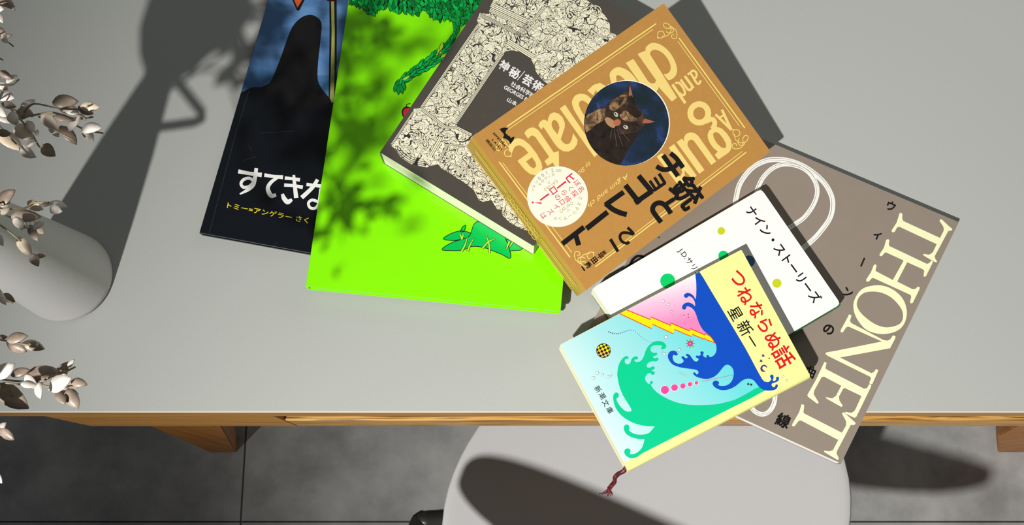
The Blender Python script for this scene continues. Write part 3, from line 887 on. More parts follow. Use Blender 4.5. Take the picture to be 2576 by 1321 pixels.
A.stroke(f((245, 1205), (275, 1250)), 3.4, K, 0, 3)
A.text('A gun and ch', f((505, 458)), (-0.79, 0.61), 128, 15, GOLDL, 0, 2, 0.35); A.text('by Shi', f((268, 242)), (-0.75, 0.66), 40, 14, GOLDL, 0, 2, 0.35)
# the small bat emblem
A.poly(c((100, 632), (135, 615), (165, 608), (232, 618), (195, 655), (188, 690), (200, 710), (215, 700), (222, 735), (240, 728), (268, 765), (322, 742), (312, 795), (262, 860), (236, 808), (200, 778), (148, 768),
         (168, 720), (150, 690), (128, 668)), K, layer=4)
A.text('MYSTERY', c((100, 796)), (0.66, 0.75), 46, 5.5, K, .03, 4); A.text('L A N D', c((62, 868)), (0.66, 0.75), 36, 4.6, K, .03, 4)
A.text('講談社', l((975, 1208)), (0.64, 0.77), 36, 8, mat('olive_ink', (92, 74, 30), 0.4), .02, 4)
bk.finish('brown cover printed in gold and black')
# round paper sticker
st = bk.printer(lift=4)
SC = (1402.6, 495.0)
stm = mat('sticker_paper', (250, 248, 228), 0.5, 0.25, 0.01)
b = bmesh.new()
pts = [bk.local(SC[0] + 76.5 * math.cos(2 * PI * k / 64), SC[1] + 76.5 * math.sin(2 * PI * k / 64)) for k in range(64)]
prism(b, pts, TH + 0.0001, TH + 0.00035)
bmesh.ops.recalc_face_normals(b, faces=b.faces[:])
st.z = TH + 0.00035; st.step = 0.00004
RED = mat('ink_crimson', (226, 52, 84), 0.45); PG = mat('ink_pale_gold', (202, 190, 140), 0.45); OG = mat('ink_olive_gold', (166, 158, 92), 0.45)
def ch(t_, x, y, em, m=RED, up=U, b_=0.0): st.char(t_, s((x, y)), up, em * s.k, m, b_, 1)
ch('ヒ', 892, 322, 175, b_=.02); st.stroke(s((815, 376), (668, 490)), 3.4, RED, 0, 1, taper=[1.3, .8, 1.1]); ch('ロ', 604, 528, 150, b_=.015); st.stroke(s((532, 582), (385, 690)), 3.4, RED, 0, 1, taper=[1.3, .8, 1.1])
st.stroke(s((408, 736), (296, 730)), 4.5, RED, 0, 1, taper=[1, .1]); st.disc(s((262, 725)), 2.5, RED, 1)
for t_, x, y in (('ぼ', 1005, 405), ('く', 890, 492), ('ら', 785, 560), ('の', 675, 640), ('名', 1065, 502), ('探', 960, 578), ('偵', 842, 665), ('ロ', 750, 722), ('イ', 660, 795), ('ズ', 562, 880), ('は', 440, 950)):
    ch(t_, x, y, 112)
for t_, x, y in (('ミ', 1052, 655), ('ス', 1028, 748), ('テ', 995, 825), ('リ', 955, 892), ('ー', 880, 945), ('ラ', 805, 985), ('ン', 715, 993), ('ド', 632, 985)):
    v = (x - 678, y - 628); ch(t_, x, y, 74, OG, (-v[1], v[0]))
for t_, x, y in (('2', 590, 195), ('1', 495, 232), ('0', 430, 272), ('0', 370, 325), ('円', 325, 385), ('税', 285, 455), ('込', 270, 515), ('定', 665, 195), ('価', 715, 195)):
    v = (x - 678, y - 628); ch(t_, x, y, 84 if t_ in '210' else 52, OG if t_ in '210' else PG, (v[1], -v[0]) if False else (v[1], -v[0]))
for t_, x, y in (('第', 602, 262), ('十', 540, 290), ('回', 480, 322), ('配', 425, 370), ('本', 380, 422)):
    v = (x - 678, y - 628); ch(t_, x, y, 52, PG, (v[1], -v[0]))
for cx_, cy_, sg in ((555, 430, 1), (830, 820, -1)):
    for k in (-1, 1):
        P = [(cx_ + U[0] * 0 + (-.8 * k) * r_ * math.cos(a_) * 1.0 + .6 * r_ * math.sin(a_) * sg, cy_ + .6 * k * r_ * math.cos(a_) + .8 * r_ * math.sin(a_) * sg) for r_, a_ in
             [(10, 0), (40, .3), (75, .2), (110, -.1), (130, .15), (120, .35), (100, .3)]]
        st.stroke(s(*P), 1.3, PG, 4, 1)
        P = [(cx_ - .8 * k * x + .6 * y * sg, cy_ + .6 * k * x + .8 * y * sg) for x, y in ((15, 20), (40, 45), (70, 30), (60, 5), (35, 15))]
        st.stroke(s(*P), 1.3, PG, 4, 1)
    for k in (-.5, 0, .5):
        st.stroke(s((cx_ - .6 * sg * 20, cy_ - .8 * sg * 20), (cx_ - .6 * sg * 70 - .8 * k * 60, cy_ - .8 * sg * 70 + .6 * k * 60)), 2.2, OG, 0, 1, taper=[.2, 1, .2])
st.emit(b, 1)
me = bpy.data.meshes.new('price_sticker'); b.to_mesh(me); b.free()
link('price_sticker', me, [stm] + st.mats, bk.fc)['label'] = 'round white sticker with red and gold lettering'
# gilt ornament on the spine
a_, c_, nn = bk.sp
sl = (c_ - a_).length
def spl(u, v):                                  # u along the spine 0..1 from the lower end, v across 0..1
    q = a_ + (c_ - a_) * u
    return Vector((q.x, q.y, 0.0025 + v * (TH - 0.005)))
b = bmesh.new()
def sstroke(P, w=0.0005):
    off = nn * 0.0024
    tube(b, [spl(u, v) + Vector((off.x, off.y, 0)) for u, v in P], w * .5, 5, True)
for u0, u1_ in ((0.05, 0.36), (0.66, 0.95)):
    sstroke([(u0, .14), (u0, .86), (u1_, .86), (u1_ + (.03 if u0 < .5 else 0), .5), (u1_, .14), (u0, .14)])
    sstroke([(u0 + .01, .28), (u0 + .01, .72), (u1_ - .01, .72)], .0005); sstroke([(u0 + .01, .28), (u1_ - .01, .28)], .0005)
for k in range(9):
    uc = 0.40 + k * 0.03
    for vv in (.3, .7):
        sstroke([(uc + .017 * math.cos(a2), vv + .2 * math.sin(a2)) for a2 in [2 * PI * i / 12 for i in range(13)]], .0006)
from_bm('spine_ornament', b, mat('spine_gold', (222, 196, 92), 0.42), bk.spine_o)['label'] = 'gold ring ornament along the spine'

# ================================================================== taupe softcover with large capitals
Z5 = D(0.008)
TR, BR = at(2412, 559, Z5), at(2116, 1166, Z5)
_, lf = on_edge((2412, 559), (1963, 369), Z5)
_, lf2 = on_edge((2116, 1166), (1862, 1050), Z5)
W_ = (at(1495, 798, Z5) - BR).dot(Vector((-(TR - BR).y, (TR - BR).x, 0)).normalized())
cs = [TR + lf * abs(W_), TR, BR, BR + lf2 * abs(W_)]
TAUPE = mat('taupe_cover', (150, 137, 124), 0.42, 0.35, 0.05, 70)
bk = Book('softcover_book', 'large taupe softcover book with big cream capitals down its right side', cs, UPZ, 0.008, 1, TAUPE, board=0.0005, bulge=0.0006, corner=0.001,
          page_mat=ramp_mat('white_page_edges', [(0.0, (236, 236, 226)), (1.0, (255, 255, 248))], n_lines('Z', 900), 0.8, 0.1))
A = bk.art
v = zoom(1820, 340, 3.1452); w = zoom(1820, 740, 3.0016)
BRUSH = mat('brush_white', (253, 252, 244), 0.45)
loops = [(v, 40, [(92, 560), (98, 510), (130, 385), (220, 265), (330, 205), (440, 193), (560, 215), (680, 275), (790, 370), (850, 470), (864, 560), (840, 660), (770, 760), (700, 835), (600, 915), (480, 980)]),
         (v, 36, [(262, 460), (272, 418), (310, 340), (375, 272), (450, 235), (530, 232), (620, 258), (690, 312), (735, 395), (738, 480), (700, 570), (640, 650), (580, 695), (500, 745), (400, 790)]),
         (w, 34, [(200, 835), (235, 885), (290, 908), (340, 890), (378, 835), (390, 760), (380, 690)])]
for z, wd, q in loops:
    A.stroke(z(*q), wd * z.k, BRUSH, 5, 1)
    for off, tp in ((.22, [0, 1, .4, 1, .3, 1, .2, 0, 1, .5, 0]), (-.18, [1, 0, .8, .2, 1, 0, .6, 1, 0, .7, 1])):
        cen = (sum(x for x, y in q) / len(q), sum(y for x, y in q) / len(q))
        qq = []
        for x, y in q:
            vv = Vector((x - cen[0], y - cen[1])).normalized(); qq.append((x + vv.x * off * wd, y + vv.y * off * wd))
        A.stroke(z(*qq), 1.5, TAUPE, 5, 2, taper=tp)
A.stroke(f((700, 1230), (725, 1180), (745, 1140), (790, 1106), (845, 1112), (880, 1150)), 26 * f.k, K, 5, 1)
A.stroke(f((480, 1320), (640, 1240), (760, 1180)), 14 * f.k, K, 4, 1); A.poly(f((985, 925), (1005, 915), (1010, 930)), K)
bk.finish('taupe cover with white brush loops')
t = bk.printer()
t.layer = 2
a = zoom(2000, 520, 4.1286); q = zoom(1980, 780, 3.303)
t.poly(a((1100, 62), (1115, 78), (1112, 125), (1125, 150), (1505, 325), (1545, 245), (1540, 210), (1500, 148), (1508, 132), (1525, 135), (1600, 205), (1632, 230), (1630, 246), (1590, 255), (1450, 515), (1455, 540), (1475, 568),
         (1465, 580), (1440, 570), (1330, 505), (1335, 490), (1390, 500), (1425, 480), (1440, 455), (1470, 390), (1085, 210), (1060, 215), (1035, 260), (1015, 270), (1000, 255), (1010, 235), (1055, 165), (1085, 70)), CREAM)
t.poly(a((965, 336), (980, 350), (972, 395), (985, 412), (1370, 595), (1395, 585), (1412, 562), (1432, 568), (1425, 590), (1358, 725), (1336, 728), (1335, 705), (1342, 668), (1325, 650), (1165, 578), (1060, 778),
         (1220, 858), (1250, 855), (1275, 830), (1296, 840), (1290, 862), (1222, 1000), (1200, 1006), (1194, 990), (1206, 940), (1200, 918), (815, 742), (795, 745), (765, 780), (740, 778), (738, 758), (788, 680), (818, 605),
         (840, 600), (846, 618), (835, 658), (842, 672), (1015, 762), (1128, 560), (945, 476), (930, 480), (902, 512), (880, 515), (876, 497), (922, 428), (945, 348)), CREAM)
t.poly(a((605, 1040), (620, 960), (670, 880), (740, 835), (860, 816), (960, 835), (1050, 885), (1120, 960), (1155, 1050), (1158, 1140), (1125, 1230), (1060, 1290), (960, 1320), (860, 1320), (750, 1285), (680, 1220), (625, 1130)), CREAM, 3,
       holes=[a((640, 1010), (665, 940), (720, 895), (800, 882), (900, 895), (1000, 945), (1075, 1020), (1115, 1090), (1120, 1160), (1090, 1215), (1020, 1245), (930, 1253), (830, 1220), (730, 1150), (665, 1080))])
t.poly(q((515, 36), (535, 45), (522, 90), (532, 108), (640, 165), (800, 250), (835, 255), (855, 245), (880, 210), (902, 220), (895, 242), (855, 318), (440, 395), (700, 525), (722, 515), (738, 491), (758, 500), (750, 520),
         (708, 614), (688, 620), (683, 602), (697, 570), (690, 555), (335, 380), (318, 365), (325, 353), (400, 340), (788, 262), (510, 138), (490, 145), (462, 187), (443, 184), (446, 165), (485, 95)), CREAM)
t.poly(q((310, 431), (327, 440), (318, 485), (330, 495), (640, 655), (665, 648), (680, 618), (700, 625), (695, 642), (575, 887), (560, 897), (480, 858), (485, 847), (535, 855), (558, 840), (570, 820), (618, 715), (478, 648),
         (465, 655), (430, 720), (435, 755), (463, 795), (450, 806), (325, 735), (320, 724), (375, 735), (405, 715), (450, 630), (305, 553), (285, 560), (225, 670), (220, 700), (263, 770), (250, 779), (172, 720), (168, 706), (240, 580)), CREAM)
t.poly(q((120, 783), (142, 790), (135, 850), (145, 862), (455, 1020), (490, 960), (490, 925), (455, 860), (470, 849), (560, 930), (570, 945), (555, 956), (528, 956), (415, 1170), (410, 1190), (430, 1235), (420, 1247), (310, 1182),
         (306, 1168), (350, 1175), (380, 1165), (425, 1080), (115, 918), (95, 922), (60, 967), (40, 964), (45, 945), (100, 850)), CREAM)
t.build('title_lettering', bk.fc, 'big cream capitals')
R_ = (0.92, 0.39)
for s_, pos, em in (('ウ', v((1325, 562)), 27), ('ィ', v((1215, 795)), 27), (None, None, 0), ('ン', v((985, 1246)), 28), ('の', w((793, 268)), 31), ('曲', w((655, 588)), 30), ('線', w((450, 955)), 36)):
    t = bk.printer(); t.layer = 3
    if s_: t.char(s_, pos, R_, em, K, .033)
    else: t.stroke(v((1116, 972), (1086, 1040)), 4.2, K, 0)
    t.build('printed_character', bk.fc, 'black character')

# ================================================================== white paperback with dots
Z6 = D(0.0222)
cs = flat_corners(((1490, 725), (1915, 475), (2115, 765), (1690, 1015)), Z6)
WPAP = mat('white_cover', (254, 252, 248), 0.42, 0.3, 0.01)
WGRN = mat('dark_green_spine', (28, 118, 62), 0.4, 0.35)
bk = Book('paperback', 'white paperback with coloured dots on its cover, under the wave picture paperback', cs, UPZ, 0.014, 2, WPAP, board=0.0004, bulge=0.0012, corner=0.004, spine_mat=WGRN, back_mat=WGRN)
A = bk.art
z = zoom(1480, 440, 3.1456)
YG = mat('dot_yellow_green', (206, 214, 36), 0.42); EM = mat('dot_emerald', (0, 206, 104), 0.42); NB = mat('dot_navy', (66, 104, 152), 0.42)
for x, y, r_, m in ((1052, 444, 30, YG), (1492, 858, 36, YG), (1068, 640, 40, EM), (628, 840, 59, EM), (1272, 684, 46, NB)):
    A.disc(z((x, y)), r_ * z.k, m, 1, seg=40)
bk.finish('white cover with yellow-green, green and navy dots')
t = bk.printer(); t.layer = 1
INKV = mat('ink_violet_black', (30, 14, 36), 0.42)
aw = (0.565, 0.825)
t.text('ナイン・ストーリーズ', z((1547, 628)), (560, 760), 293, 29, INKV, .018)
t.text('J.D.サリンジャー', z((858, 766)), (0.61, 0.79), 142, 19, INKV, .006)
t.build('title_lettering', bk.fc, 'violet-black lettering')

# ================================================================== small paperback with a wave picture (topmost, over the desk edge)
Z7 = D(0.0346)
WQ = ((1408, 868), (1865, 628), (2037, 943), (1578, 1180))
cs = flat_corners(WQ, Z7)
YEL = mat('pale_yellow_cover', (255, 252, 160), 0.38, 0.35, 0.01)
bk = Book('paperback', 'small paperback with a green and blue wave picture, topmost book over the desk edge', cs, UPZ, 0.012, 2, YEL, board=0.0004, bulge=0.0024, corner=0.0012)
A = bk.art
r = zoom(1390, 620, 3.0721); y = zoom(1690, 620, 3.4757); x_ = zoom(1480, 900, 3.669)
g0, g1 = bk.local(1560, 1010), bk.local(1700, 830)
CYAN = ramp_mat('printed_cyan', [(0.0, (222, 244, 242)), (0.45, (170, 230, 232)), (1.0, (112, 222, 226))], n_grad(bk.local(1480, 1060), bk.local(1760, 850)), 0.38, 0.35)
PINK = ramp_mat('printed_pink', [(0.0, (255, 250, 250)), (0.45, (250, 200, 226)), (1.0, (240, 138, 192))], n_grad(bk.local(1690, 700), bk.local(1720, 810)), 0.38, 0.35)
CYP = mat('picture_green', (0, 208, 146), 0.38, 0.35, 0.02); CBL = mat('picture_blue', (10, 78, 196), 0.38, 0.35, 0.03)
LY = mat('bolt_yellow', (255, 232, 10), 0.38); LR = mat('bolt_red', (238, 66, 34), 0.38); PD = mat('dot_pink', (252, 76, 158), 0.38)
bot = [x_((1640, 300)), x_((325, 972))]
A.poly([(1400, 862), y((235, 219)), y((790, 1165))] + bot, CYAN, layer=1)
A.poly(r((560, 487), (1105, 193), (1180, 400), (1262, 740), (1060, 660), (760, 560)), PINK, layer=2)
upb = [(562, 487), (757, 567), (757, 545), (915, 613), (911, 592), (1062, 656), (1060, 635), (1180, 686), (1178, 672), (1222, 698), (1257, 747)]
lob = [(1185, 722), (1172, 708), (1170, 718), (1078, 680), (1074, 698), (940, 642), (934, 677), (772, 602), (766, 637), (508, 515)]
A.poly(r(*(upb + lob)), LY, layer=3)
A.stroke(r(*upb), 2.0, LR, 0, 4); A.stroke(r(*([upb[-1]] + lob)), 2.0, LR, 0, 4)
blue = y((205, 228), (236, 219), (330, 372), (480, 622), (640, 890), (720, 1040), (790, 1165), (820, 1186), (848, 1186), (868, 1165), (862, 1148), (857, 1134), (870, 1122), (886, 1130), (888, 1155), (880, 1172), (893, 1180),
         (912, 1166), (909, 1150), (923, 1140), (936, 1152), (930, 1176), (905, 1190), (880, 1197), (870, 1212), (882, 1232), (900, 1230), (906, 1212), (920, 1208), (926, 1226), (905, 1252), (860, 1262), (810, 1258),
         (770, 1236), (740, 1202), (715, 1172), (680, 1157), (640, 1161), (600, 1185), (560, 1220), (500, 1250), (440, 1258), (390, 1242), (360, 1215), (357, 1190), (378, 1175), (402, 1180), (412, 1196), (404, 1212),
         (420, 1221), (460, 1221), (500, 1205), (530, 1165), (541, 1110), (530, 1065), (500, 1038), (470, 1038), (445, 1060), (410, 1105), (370, 1140), (320, 1158), (270, 1157), (215, 1140), (186, 1116), (192, 1103),
         (206, 1108), (215, 1122), (232, 1110), (228, 1090), (205, 1078), (150, 1070))
blue += r((985, 935), (930, 915), (900, 880), (890, 845), (905, 815), (938, 807), (962, 822), (966, 838), (952, 845), (938, 838), (926, 855), (936, 890), (968, 908), (1000, 903), (1013, 885), (1002, 868), (994, 856),
          (1008, 850), (1022, 862), (1036, 866), (1044, 852), (1028, 842), (1038, 832), (1058, 840), (1074, 862), (1092, 886), (1112, 892), (1128, 878), (1122, 864), (1106, 858), (1112, 844), (1130, 848), (1146, 836),
          (1140, 820), (1155, 812), (1168, 824), (1160, 842), (1175, 858), (1190, 860), (1188, 846), (1202, 842), (1216, 858), (1240, 848), (1262, 820), (1266, 775), (1250, 735), (1215, 690), (1165, 650), (1130, 590),
          (1110, 530), (1090, 490), (1060, 468), (1036, 465), (1030, 482), (1016, 490), (1002, 481), (1002, 460), (1022, 440), (1055, 435), (1085, 450), (1099, 464), (1101, 440), (1086, 405), (1060, 386), (1048, 388),
          (1040, 397), (1022, 396), (1014, 380), (1030, 363), (1060, 363), (1090, 385), (1106, 410), (1111, 330), (1108, 260))
green = r((500, 985), (505, 940), (520, 895), (545, 862), (570, 848), (585, 856), (583, 872), (566, 870), (556, 887), (562, 906), (582, 913), (600, 900), (608, 875), (625, 856), (648, 850), (660, 862), (654, 875), (638, 874),
          (632, 887), (652, 895), (682, 885), (705, 850), (720, 805), (745, 765), (785, 738), (825, 732), (860, 745), (878, 768), (872, 788), (850, 796), (836, 785), (848, 776), (838, 766), (805, 764), (770, 770), (756, 788),
          (758, 808), (772, 822), (792, 824), (802, 822), (808, 832), (800, 845), (784, 846), (776, 858), (794, 866), (812, 860), (818, 875), (800, 890), (770, 888), (740, 900), (725, 922), (735, 938), (760, 936), (770, 928),
          (788, 934), (785, 950), (768, 958), (766, 966), (781, 966), (790, 980), (780, 993), (764, 990), (754, 978), (735, 985), (718, 1005), (715, 1030), (730, 1055), (750, 1066), (752, 1050), (762, 1040), (775, 1048),
          (770, 1062), (760, 1066), (766, 1085), (800, 1125), (860, 1165), (950, 1205), (1050, 1225), (1150, 1228), (1260, 1222), (1320, 1210))
green += x_((1350, 390), (1480, 322), (1570, 273), (1625, 306), (1300, 474), (900, 678), (505, 880), (470, 906), (430, 925), (380, 926), (345, 902), (330, 872), (340, 846), (365, 838), (386, 850), (388, 872), (382, 886), (396, 892),
            (432, 886), (470, 860), (500, 820), (515, 765), (512, 752), (460, 750), (400, 735), (350, 705), (328, 665), (330, 632), (350, 618), (373, 628), (380, 650), (374, 670), (398, 692), (440, 708), (500, 712), (560, 695),
            (600, 650), (610, 635), (540, 632), (450, 615), (370, 580), (300, 530), (250, 460), (230, 390), (230, 350), (246, 325), (268, 325), (282, 345), (276, 366), (260, 378), (263, 402), (286, 440), (322, 480), (360, 500),
            (390, 496), (398, 480), (370, 430), (320, 350), (285, 260), (268, 170))
A.poly(green, CYP, 2, layer=3); A.poly(blue, CBL, 2, layer=5)
for cx_, cy_, rr in ((706, 298, 38), (795, 277, 31), (872, 262, 25), (937, 246, 21), (997, 233, 17)):
    A.disc(x_((cx_, cy_)), (rr + 4) * x_.k, WHT, 4, seg=28); A.disc(x_((cx_, cy_)), rr * x_.k, PD, 5, seg=28)
A.stroke(x_((1045, 222), (1335, 160)), .8, PD, 0, 6)
A.disc(r((393, 806)), 56 * r.k, K, 3)
for i in range(-3, 3):
    for k in range(-3, 3):
        if (i + k) % 2 == 0:
            P = [(393 + (i * 19 + a_) * 1.0, 806 + (k * 19 + b_) * 1.0) for a_, b_ in ((0, 0), (19, 0), (19, 19), (0, 19))]
            P = [(393 + (X - 393) * .94 - (Y - 806) * .34, 806 + (X - 393) * .34 + (Y - 806) * .94) for X, Y in P]
            P = [(lambda vv: (393 + vv.x, 806 + vv.y))(Vector((X - 393, Y - 806)) * min(1, 52 / max(1, math.hypot(X - 393, Y - 806)))) for X, Y in P]
            A.poly(r(*P), LY if k < 0 else mat('ball_amber', (240, 190, 90), 0.38), layer=4)
GR = mat('bubble_grey', (120, 120, 124), 0.4)
for X, Y, R2 in ((852, 424, 10), (894, 448, 9), (917, 503, 6), (875, 701, 11), (978, 799, 9), (862, 832, 9), (846, 814, 5), (966, 822, 5), (346, 980, 10), (384, 994, 8), (429, 1007, 9), (453, 999, 5), (315, 1018, 10)):
    A.disc(r((X, Y)), (R2 + 1.6) * r.k, GR, 6, seg=16); A.disc(r((X, Y)), (R2 - .6) * r.k, WHT, 7, seg=16)
for X, Y, R2 in ((973, 1139, 9), (1003, 1176, 10)):
    A.disc(y((X, Y)), R2 * y.k, GR, 6, seg=16); A.disc(y((X, Y)), (R2 - 2) * y.k, WHT, 7, seg=16)
PURD = mat('ink_plum', (90, 30, 80), 0.4)
for i in range(24):
    f_ = i / 23
    X = 433 + 340 * f_; Y = 662 + 14 * math.sin(f_ * 9) + max(0, f_ - .55) * 170
    A.disc(r((X, Y)), (4.5 - 2.6 * f_) * r.k, PURD, 5, seg=8)
for i in range(9):
    A.stroke(r((968 + i * 13, 965 + 30 * math.sin(i * .2)), (978 + i * 11, 985 + 26 * math.sin(i * .2 + .1))), .7, mat('print_sand', (206, 206, 180), 0.4), 0, 5)
def star(pr, ctr, rad, m, layer):
    P = [(ctr[0] + (rad if k % 2 == 0 else rad * .42) * math.cos(PI * k / 5 + .3), ctr[1] + (rad if k % 2 == 0 else rad * .42) * math.sin(PI * k / 5 + .3)) for k in range(10)]
    pr.poly(P, m, layer=layer)
PUR = mat('ink_purple', (84, 36, 142), 0.4)
for X, Y, R2, m in ((797, 957, 17, PUR), (779, 1003, 17, PUR), (850, 980, 9, K), (667, 1205, 14, K), (693, 1210, 14, K)): star(A, y((X, Y)), R2 * y.k, m, 6)
for X, Y in ((1015, 532), (1048, 525), (1050, 548)): star(A, r((X, Y)), 2, PURD, 4)
A.poly(x_((1650, 96), (1640, 75), (1618, 67), (1596, 78), (1586, 100), (1594, 122), (1614, 132), (1636, 128), (1616, 120), (1604, 104), (1608, 86), (1628, 80)), PUR, 2, layer=6)
for k in range(8):
    a2 = k * PI / 4; cc = r((1062, 752))
    A.stroke([(cc[0] + 6 * math.cos(a2), cc[1] + 6 * math.sin(a2)), (cc[0] + 12 * math.cos(a2), cc[1] + 12 * math.sin(a2))], 1.8, mat('print_olive', (130, 150, 60), 0.4), 0, 5)
A.disc(r((1062, 752)), 7, mat('print_rose', (226, 60, 110), 0.4), 6); A.disc(r((1062, 752)), 2.8, mat('print_sky', (110, 170, 230), 0.4), 7)
bk.finish('yellow cover with a printed picture of waves')
t = bk.printer(); t.layer = 6
RD = mat('ink_red', (232, 20, 40), 0.38); aw = (0.5, 0.866)
for s_, X, Y, em in (('つ', 576, 282, 46), ('ね', 645, 432, 43), ('な', 740, 558, 43), ('ら', 815, 690, 43), ('ぬ', 890, 826, 45), ('話', 976, 966, 53)):
    t.char(s_, y((X, Y)), aw, em, RD, .012)
t.char('星', y((555, 588)), aw, 36, K, .004); t.char('新', y((640, 715)), aw, 38, K, .004); t.stroke(y((675, 786), (732, 876)), 3, K, 0)
for s_, X, Y in (('新', 88, 292), ('潮', 128, 352), ('文', 160, 420), ('庫', 197, 485)): t.char(s_, x_((X, Y)), (.52, .855), 17, K, -.003)
t.build('title_lettering', bk.fc, 'red and black lettering')
# woven ribbon marker hanging from the foot of the pages
b = bmesh.new()
i_ = bk.Mi
rp = [(1576, 1176, .0060), (1568, 1186, .0052), (1556, 1192, .002), (1547, 1202, -.002), (1546, 1212, -.005), (1538, 1222, -.010), (1532, 1230, -.014)]
P3 = [i_ @ at(X, Y, D(0.0226) + h_) for X, Y, h_ in rp]
P3 = spline(P3, 4)
tube(b, P3, [0.0017] * len(P3), 8, True, 0, 0.45)
e0 = P3[-1]
rr_ = random.Random(5)
for k in range(14):
    a_ = rr_.uniform(-1, 1)
    q1 = i_ @ at(1527 + 14 * a_, 1238 + 4 * abs(a_), D(0.0226) - .018); q2 = i_ @ at(1522 + 17 * a_ + rr_.uniform(-2, 2), 1244 + 5 * a_ + rr_.uniform(-3, 4), D(0.0226) - .021)
    tube(b, [e0 + Vector((rr_.uniform(-.0008, .0008), rr_.uniform(-.0008, .0008), 0)), q1, q2], [.0004, .00035, .0002], 5)
from_bm('bookmark_ribbon', b, ramp_mat('maroon_weave', [(0.42, (58, 14, 20)), (0.6, (120, 34, 40)), (0.75, (196, 110, 104))], n_noise(900, 2), 0.5, 0.4), bk.root, True)['label'] = 'dark red frayed ribbon marker'

# ================================================================== the chair
SEAT_Z = 0.462
SEATM = mat('pale_grey_shell', (200, 199, 200), 0.45, 0.4, 0.02, 120)
BLK = mat('black_plastic', (44, 44, 42), 0.35, 0.5, 0.05)
STEEL = mat('dark_steel', (60, 60, 60), 0.35, 0.5)
SC_ = Vector((0.148, 0.006, 0)); ANG = math.radians(-21)
chair = empty('chair', Matrix.Translation(SC_) @ Matrix.Rotation(ANG, 4, 'Z'), 'light grey shell chair pushed under the front of the desk', 'chair')
def seat_r(a, sx=0.203, sy=0.222, ex=2.4):
    c_, s_ = abs(math.cos(a)), abs(math.sin(a))
    return 1.0 / ((c_ / sx) ** ex + (s_ / sy) ** ex) ** (1 / ex)
b = bmesh.new()
NS, NR = 72, 10
def dish(f): return -0.012 * (1 - f * f) ** 1.0 + 0.0
top, botm = [], []
for k in range(NR + 1):
    f_ = [0, .2, .4, .6, .75, .86, .93, .965, .982, .993, 1.0][k]
    rt_, rb_ = [], []
    for i in range(NS):
        a_ = 2 * PI * i / NS; R_ = seat_r(a_ - ANG)          # outline kept square to the desk
        x_2, y_2 = R_ * f_ * math.cos(a_), R_ * f_ * math.sin(a_)
        edge_ = -0.0018 * max(0, (f_ - .965) / .035) ** 2
        rt_.append((x_2, y_2, SEAT_Z + dish(f_) + edge_)); rb_.append((x_2 * .985, y_2 * .985, SEAT_Z + dish(f_) - 0.013 + (0.004 * (f_ > .99))))
    top.append(rt_); botm.append(rb_)
def grid(rings, flip):
    vs = [[b.verts.new(p_) for p_ in rg] for rg in rings[1:]]
    c0 = b.verts.new(Vector(rings[0][0]))
    for i in range(NS):
        j_ = (i + 1) % NS
        b.faces.new((c0, vs[0][i], vs[0][j_]) if not flip else (c0, vs[0][j_], vs[0][i]))
        for k in range(len(vs) - 1):
            fc = (vs[k][i], vs[k + 1][i], vs[k + 1][j_], vs[k][j_])
            b.faces.new(fc if not flip else fc[::-1])
    return vs[-1]
e1, e2 = grid(top, False), grid(botm, True)
for i in range(NS):
    j_ = (i + 1) % NS; b.faces.new((e1[i], e2[i], e2[j_], e1[j_]))
from_bm('seat', b, SEATM, chair, True)
# oval backrest on two black arms that curve out from under the seat
ci = chair.matrix_world.inverted()
def sh(pt, z):                        # point at height z whose lamp shadow falls on pt
    k = (z - pt.z) / (LAMP.z - pt.z); return pt + (LAMP - pt) * k
BZ = 0.755
eA = sh(at(1168, 1178, SEAT_Z), BZ); eB = sh(at(2470, 1212, 0.0), BZ)
mid = (eA + eB) / 2; half = (eB - eA).length / 2; ax_ = (eB - eA).normalized(); up_ = Vector((0, 0, 1)); fw_ = up_.cross(ax_)
b = bmesh.new()
hb = 0.085
ringsB = []
for k in range(9):
    f_ = k / 8
    rg = []
    for i in range(56):
        a_ = 2 * PI * i / 56
        u_, v_ = [f_ * math.copysign(abs(t_) ** .8, t_) for t_ in (math.cos(a_), math.sin(a_))]
        rg.append((u_, v_))
    ringsB.append(rg)
def bp(u_, v_, o_):
    cur = 0.030 * (u_ * u_) - 0.030
    return ci @ (mid + ax_ * (half * u_) + up_ * (hb * v_) + fw_ * (cur + o_ - 0.02 * v_))
NSb = 56
def gridB(o_, flip):
    vs = [[b.verts.new(bp(u_, v_, o_)) for u_, v_ in rg] for rg in ringsB[1:]]
    c0 = b.verts.new(bp(0, 0, o_))
    for i in range(NSb):
        j_ = (i + 1) % NSb
        b.faces.new((c0, vs[0][i], vs[0][j_]))
        for k in range(len(vs) - 1): b.faces.new((vs[k][i], vs[k + 1][i], vs[k + 1][j_], vs[k][j_]))
    return vs[-1]
e1, e2 = gridB(0.006, False), gridB(-0.006, True)
for i in range(NSb):
    j_ = (i + 1) % NSb; b.faces.new((e1[i], e2[i], e2[j_], e1[j_]))
from_bm('backrest', b, SEATM, chair, True)
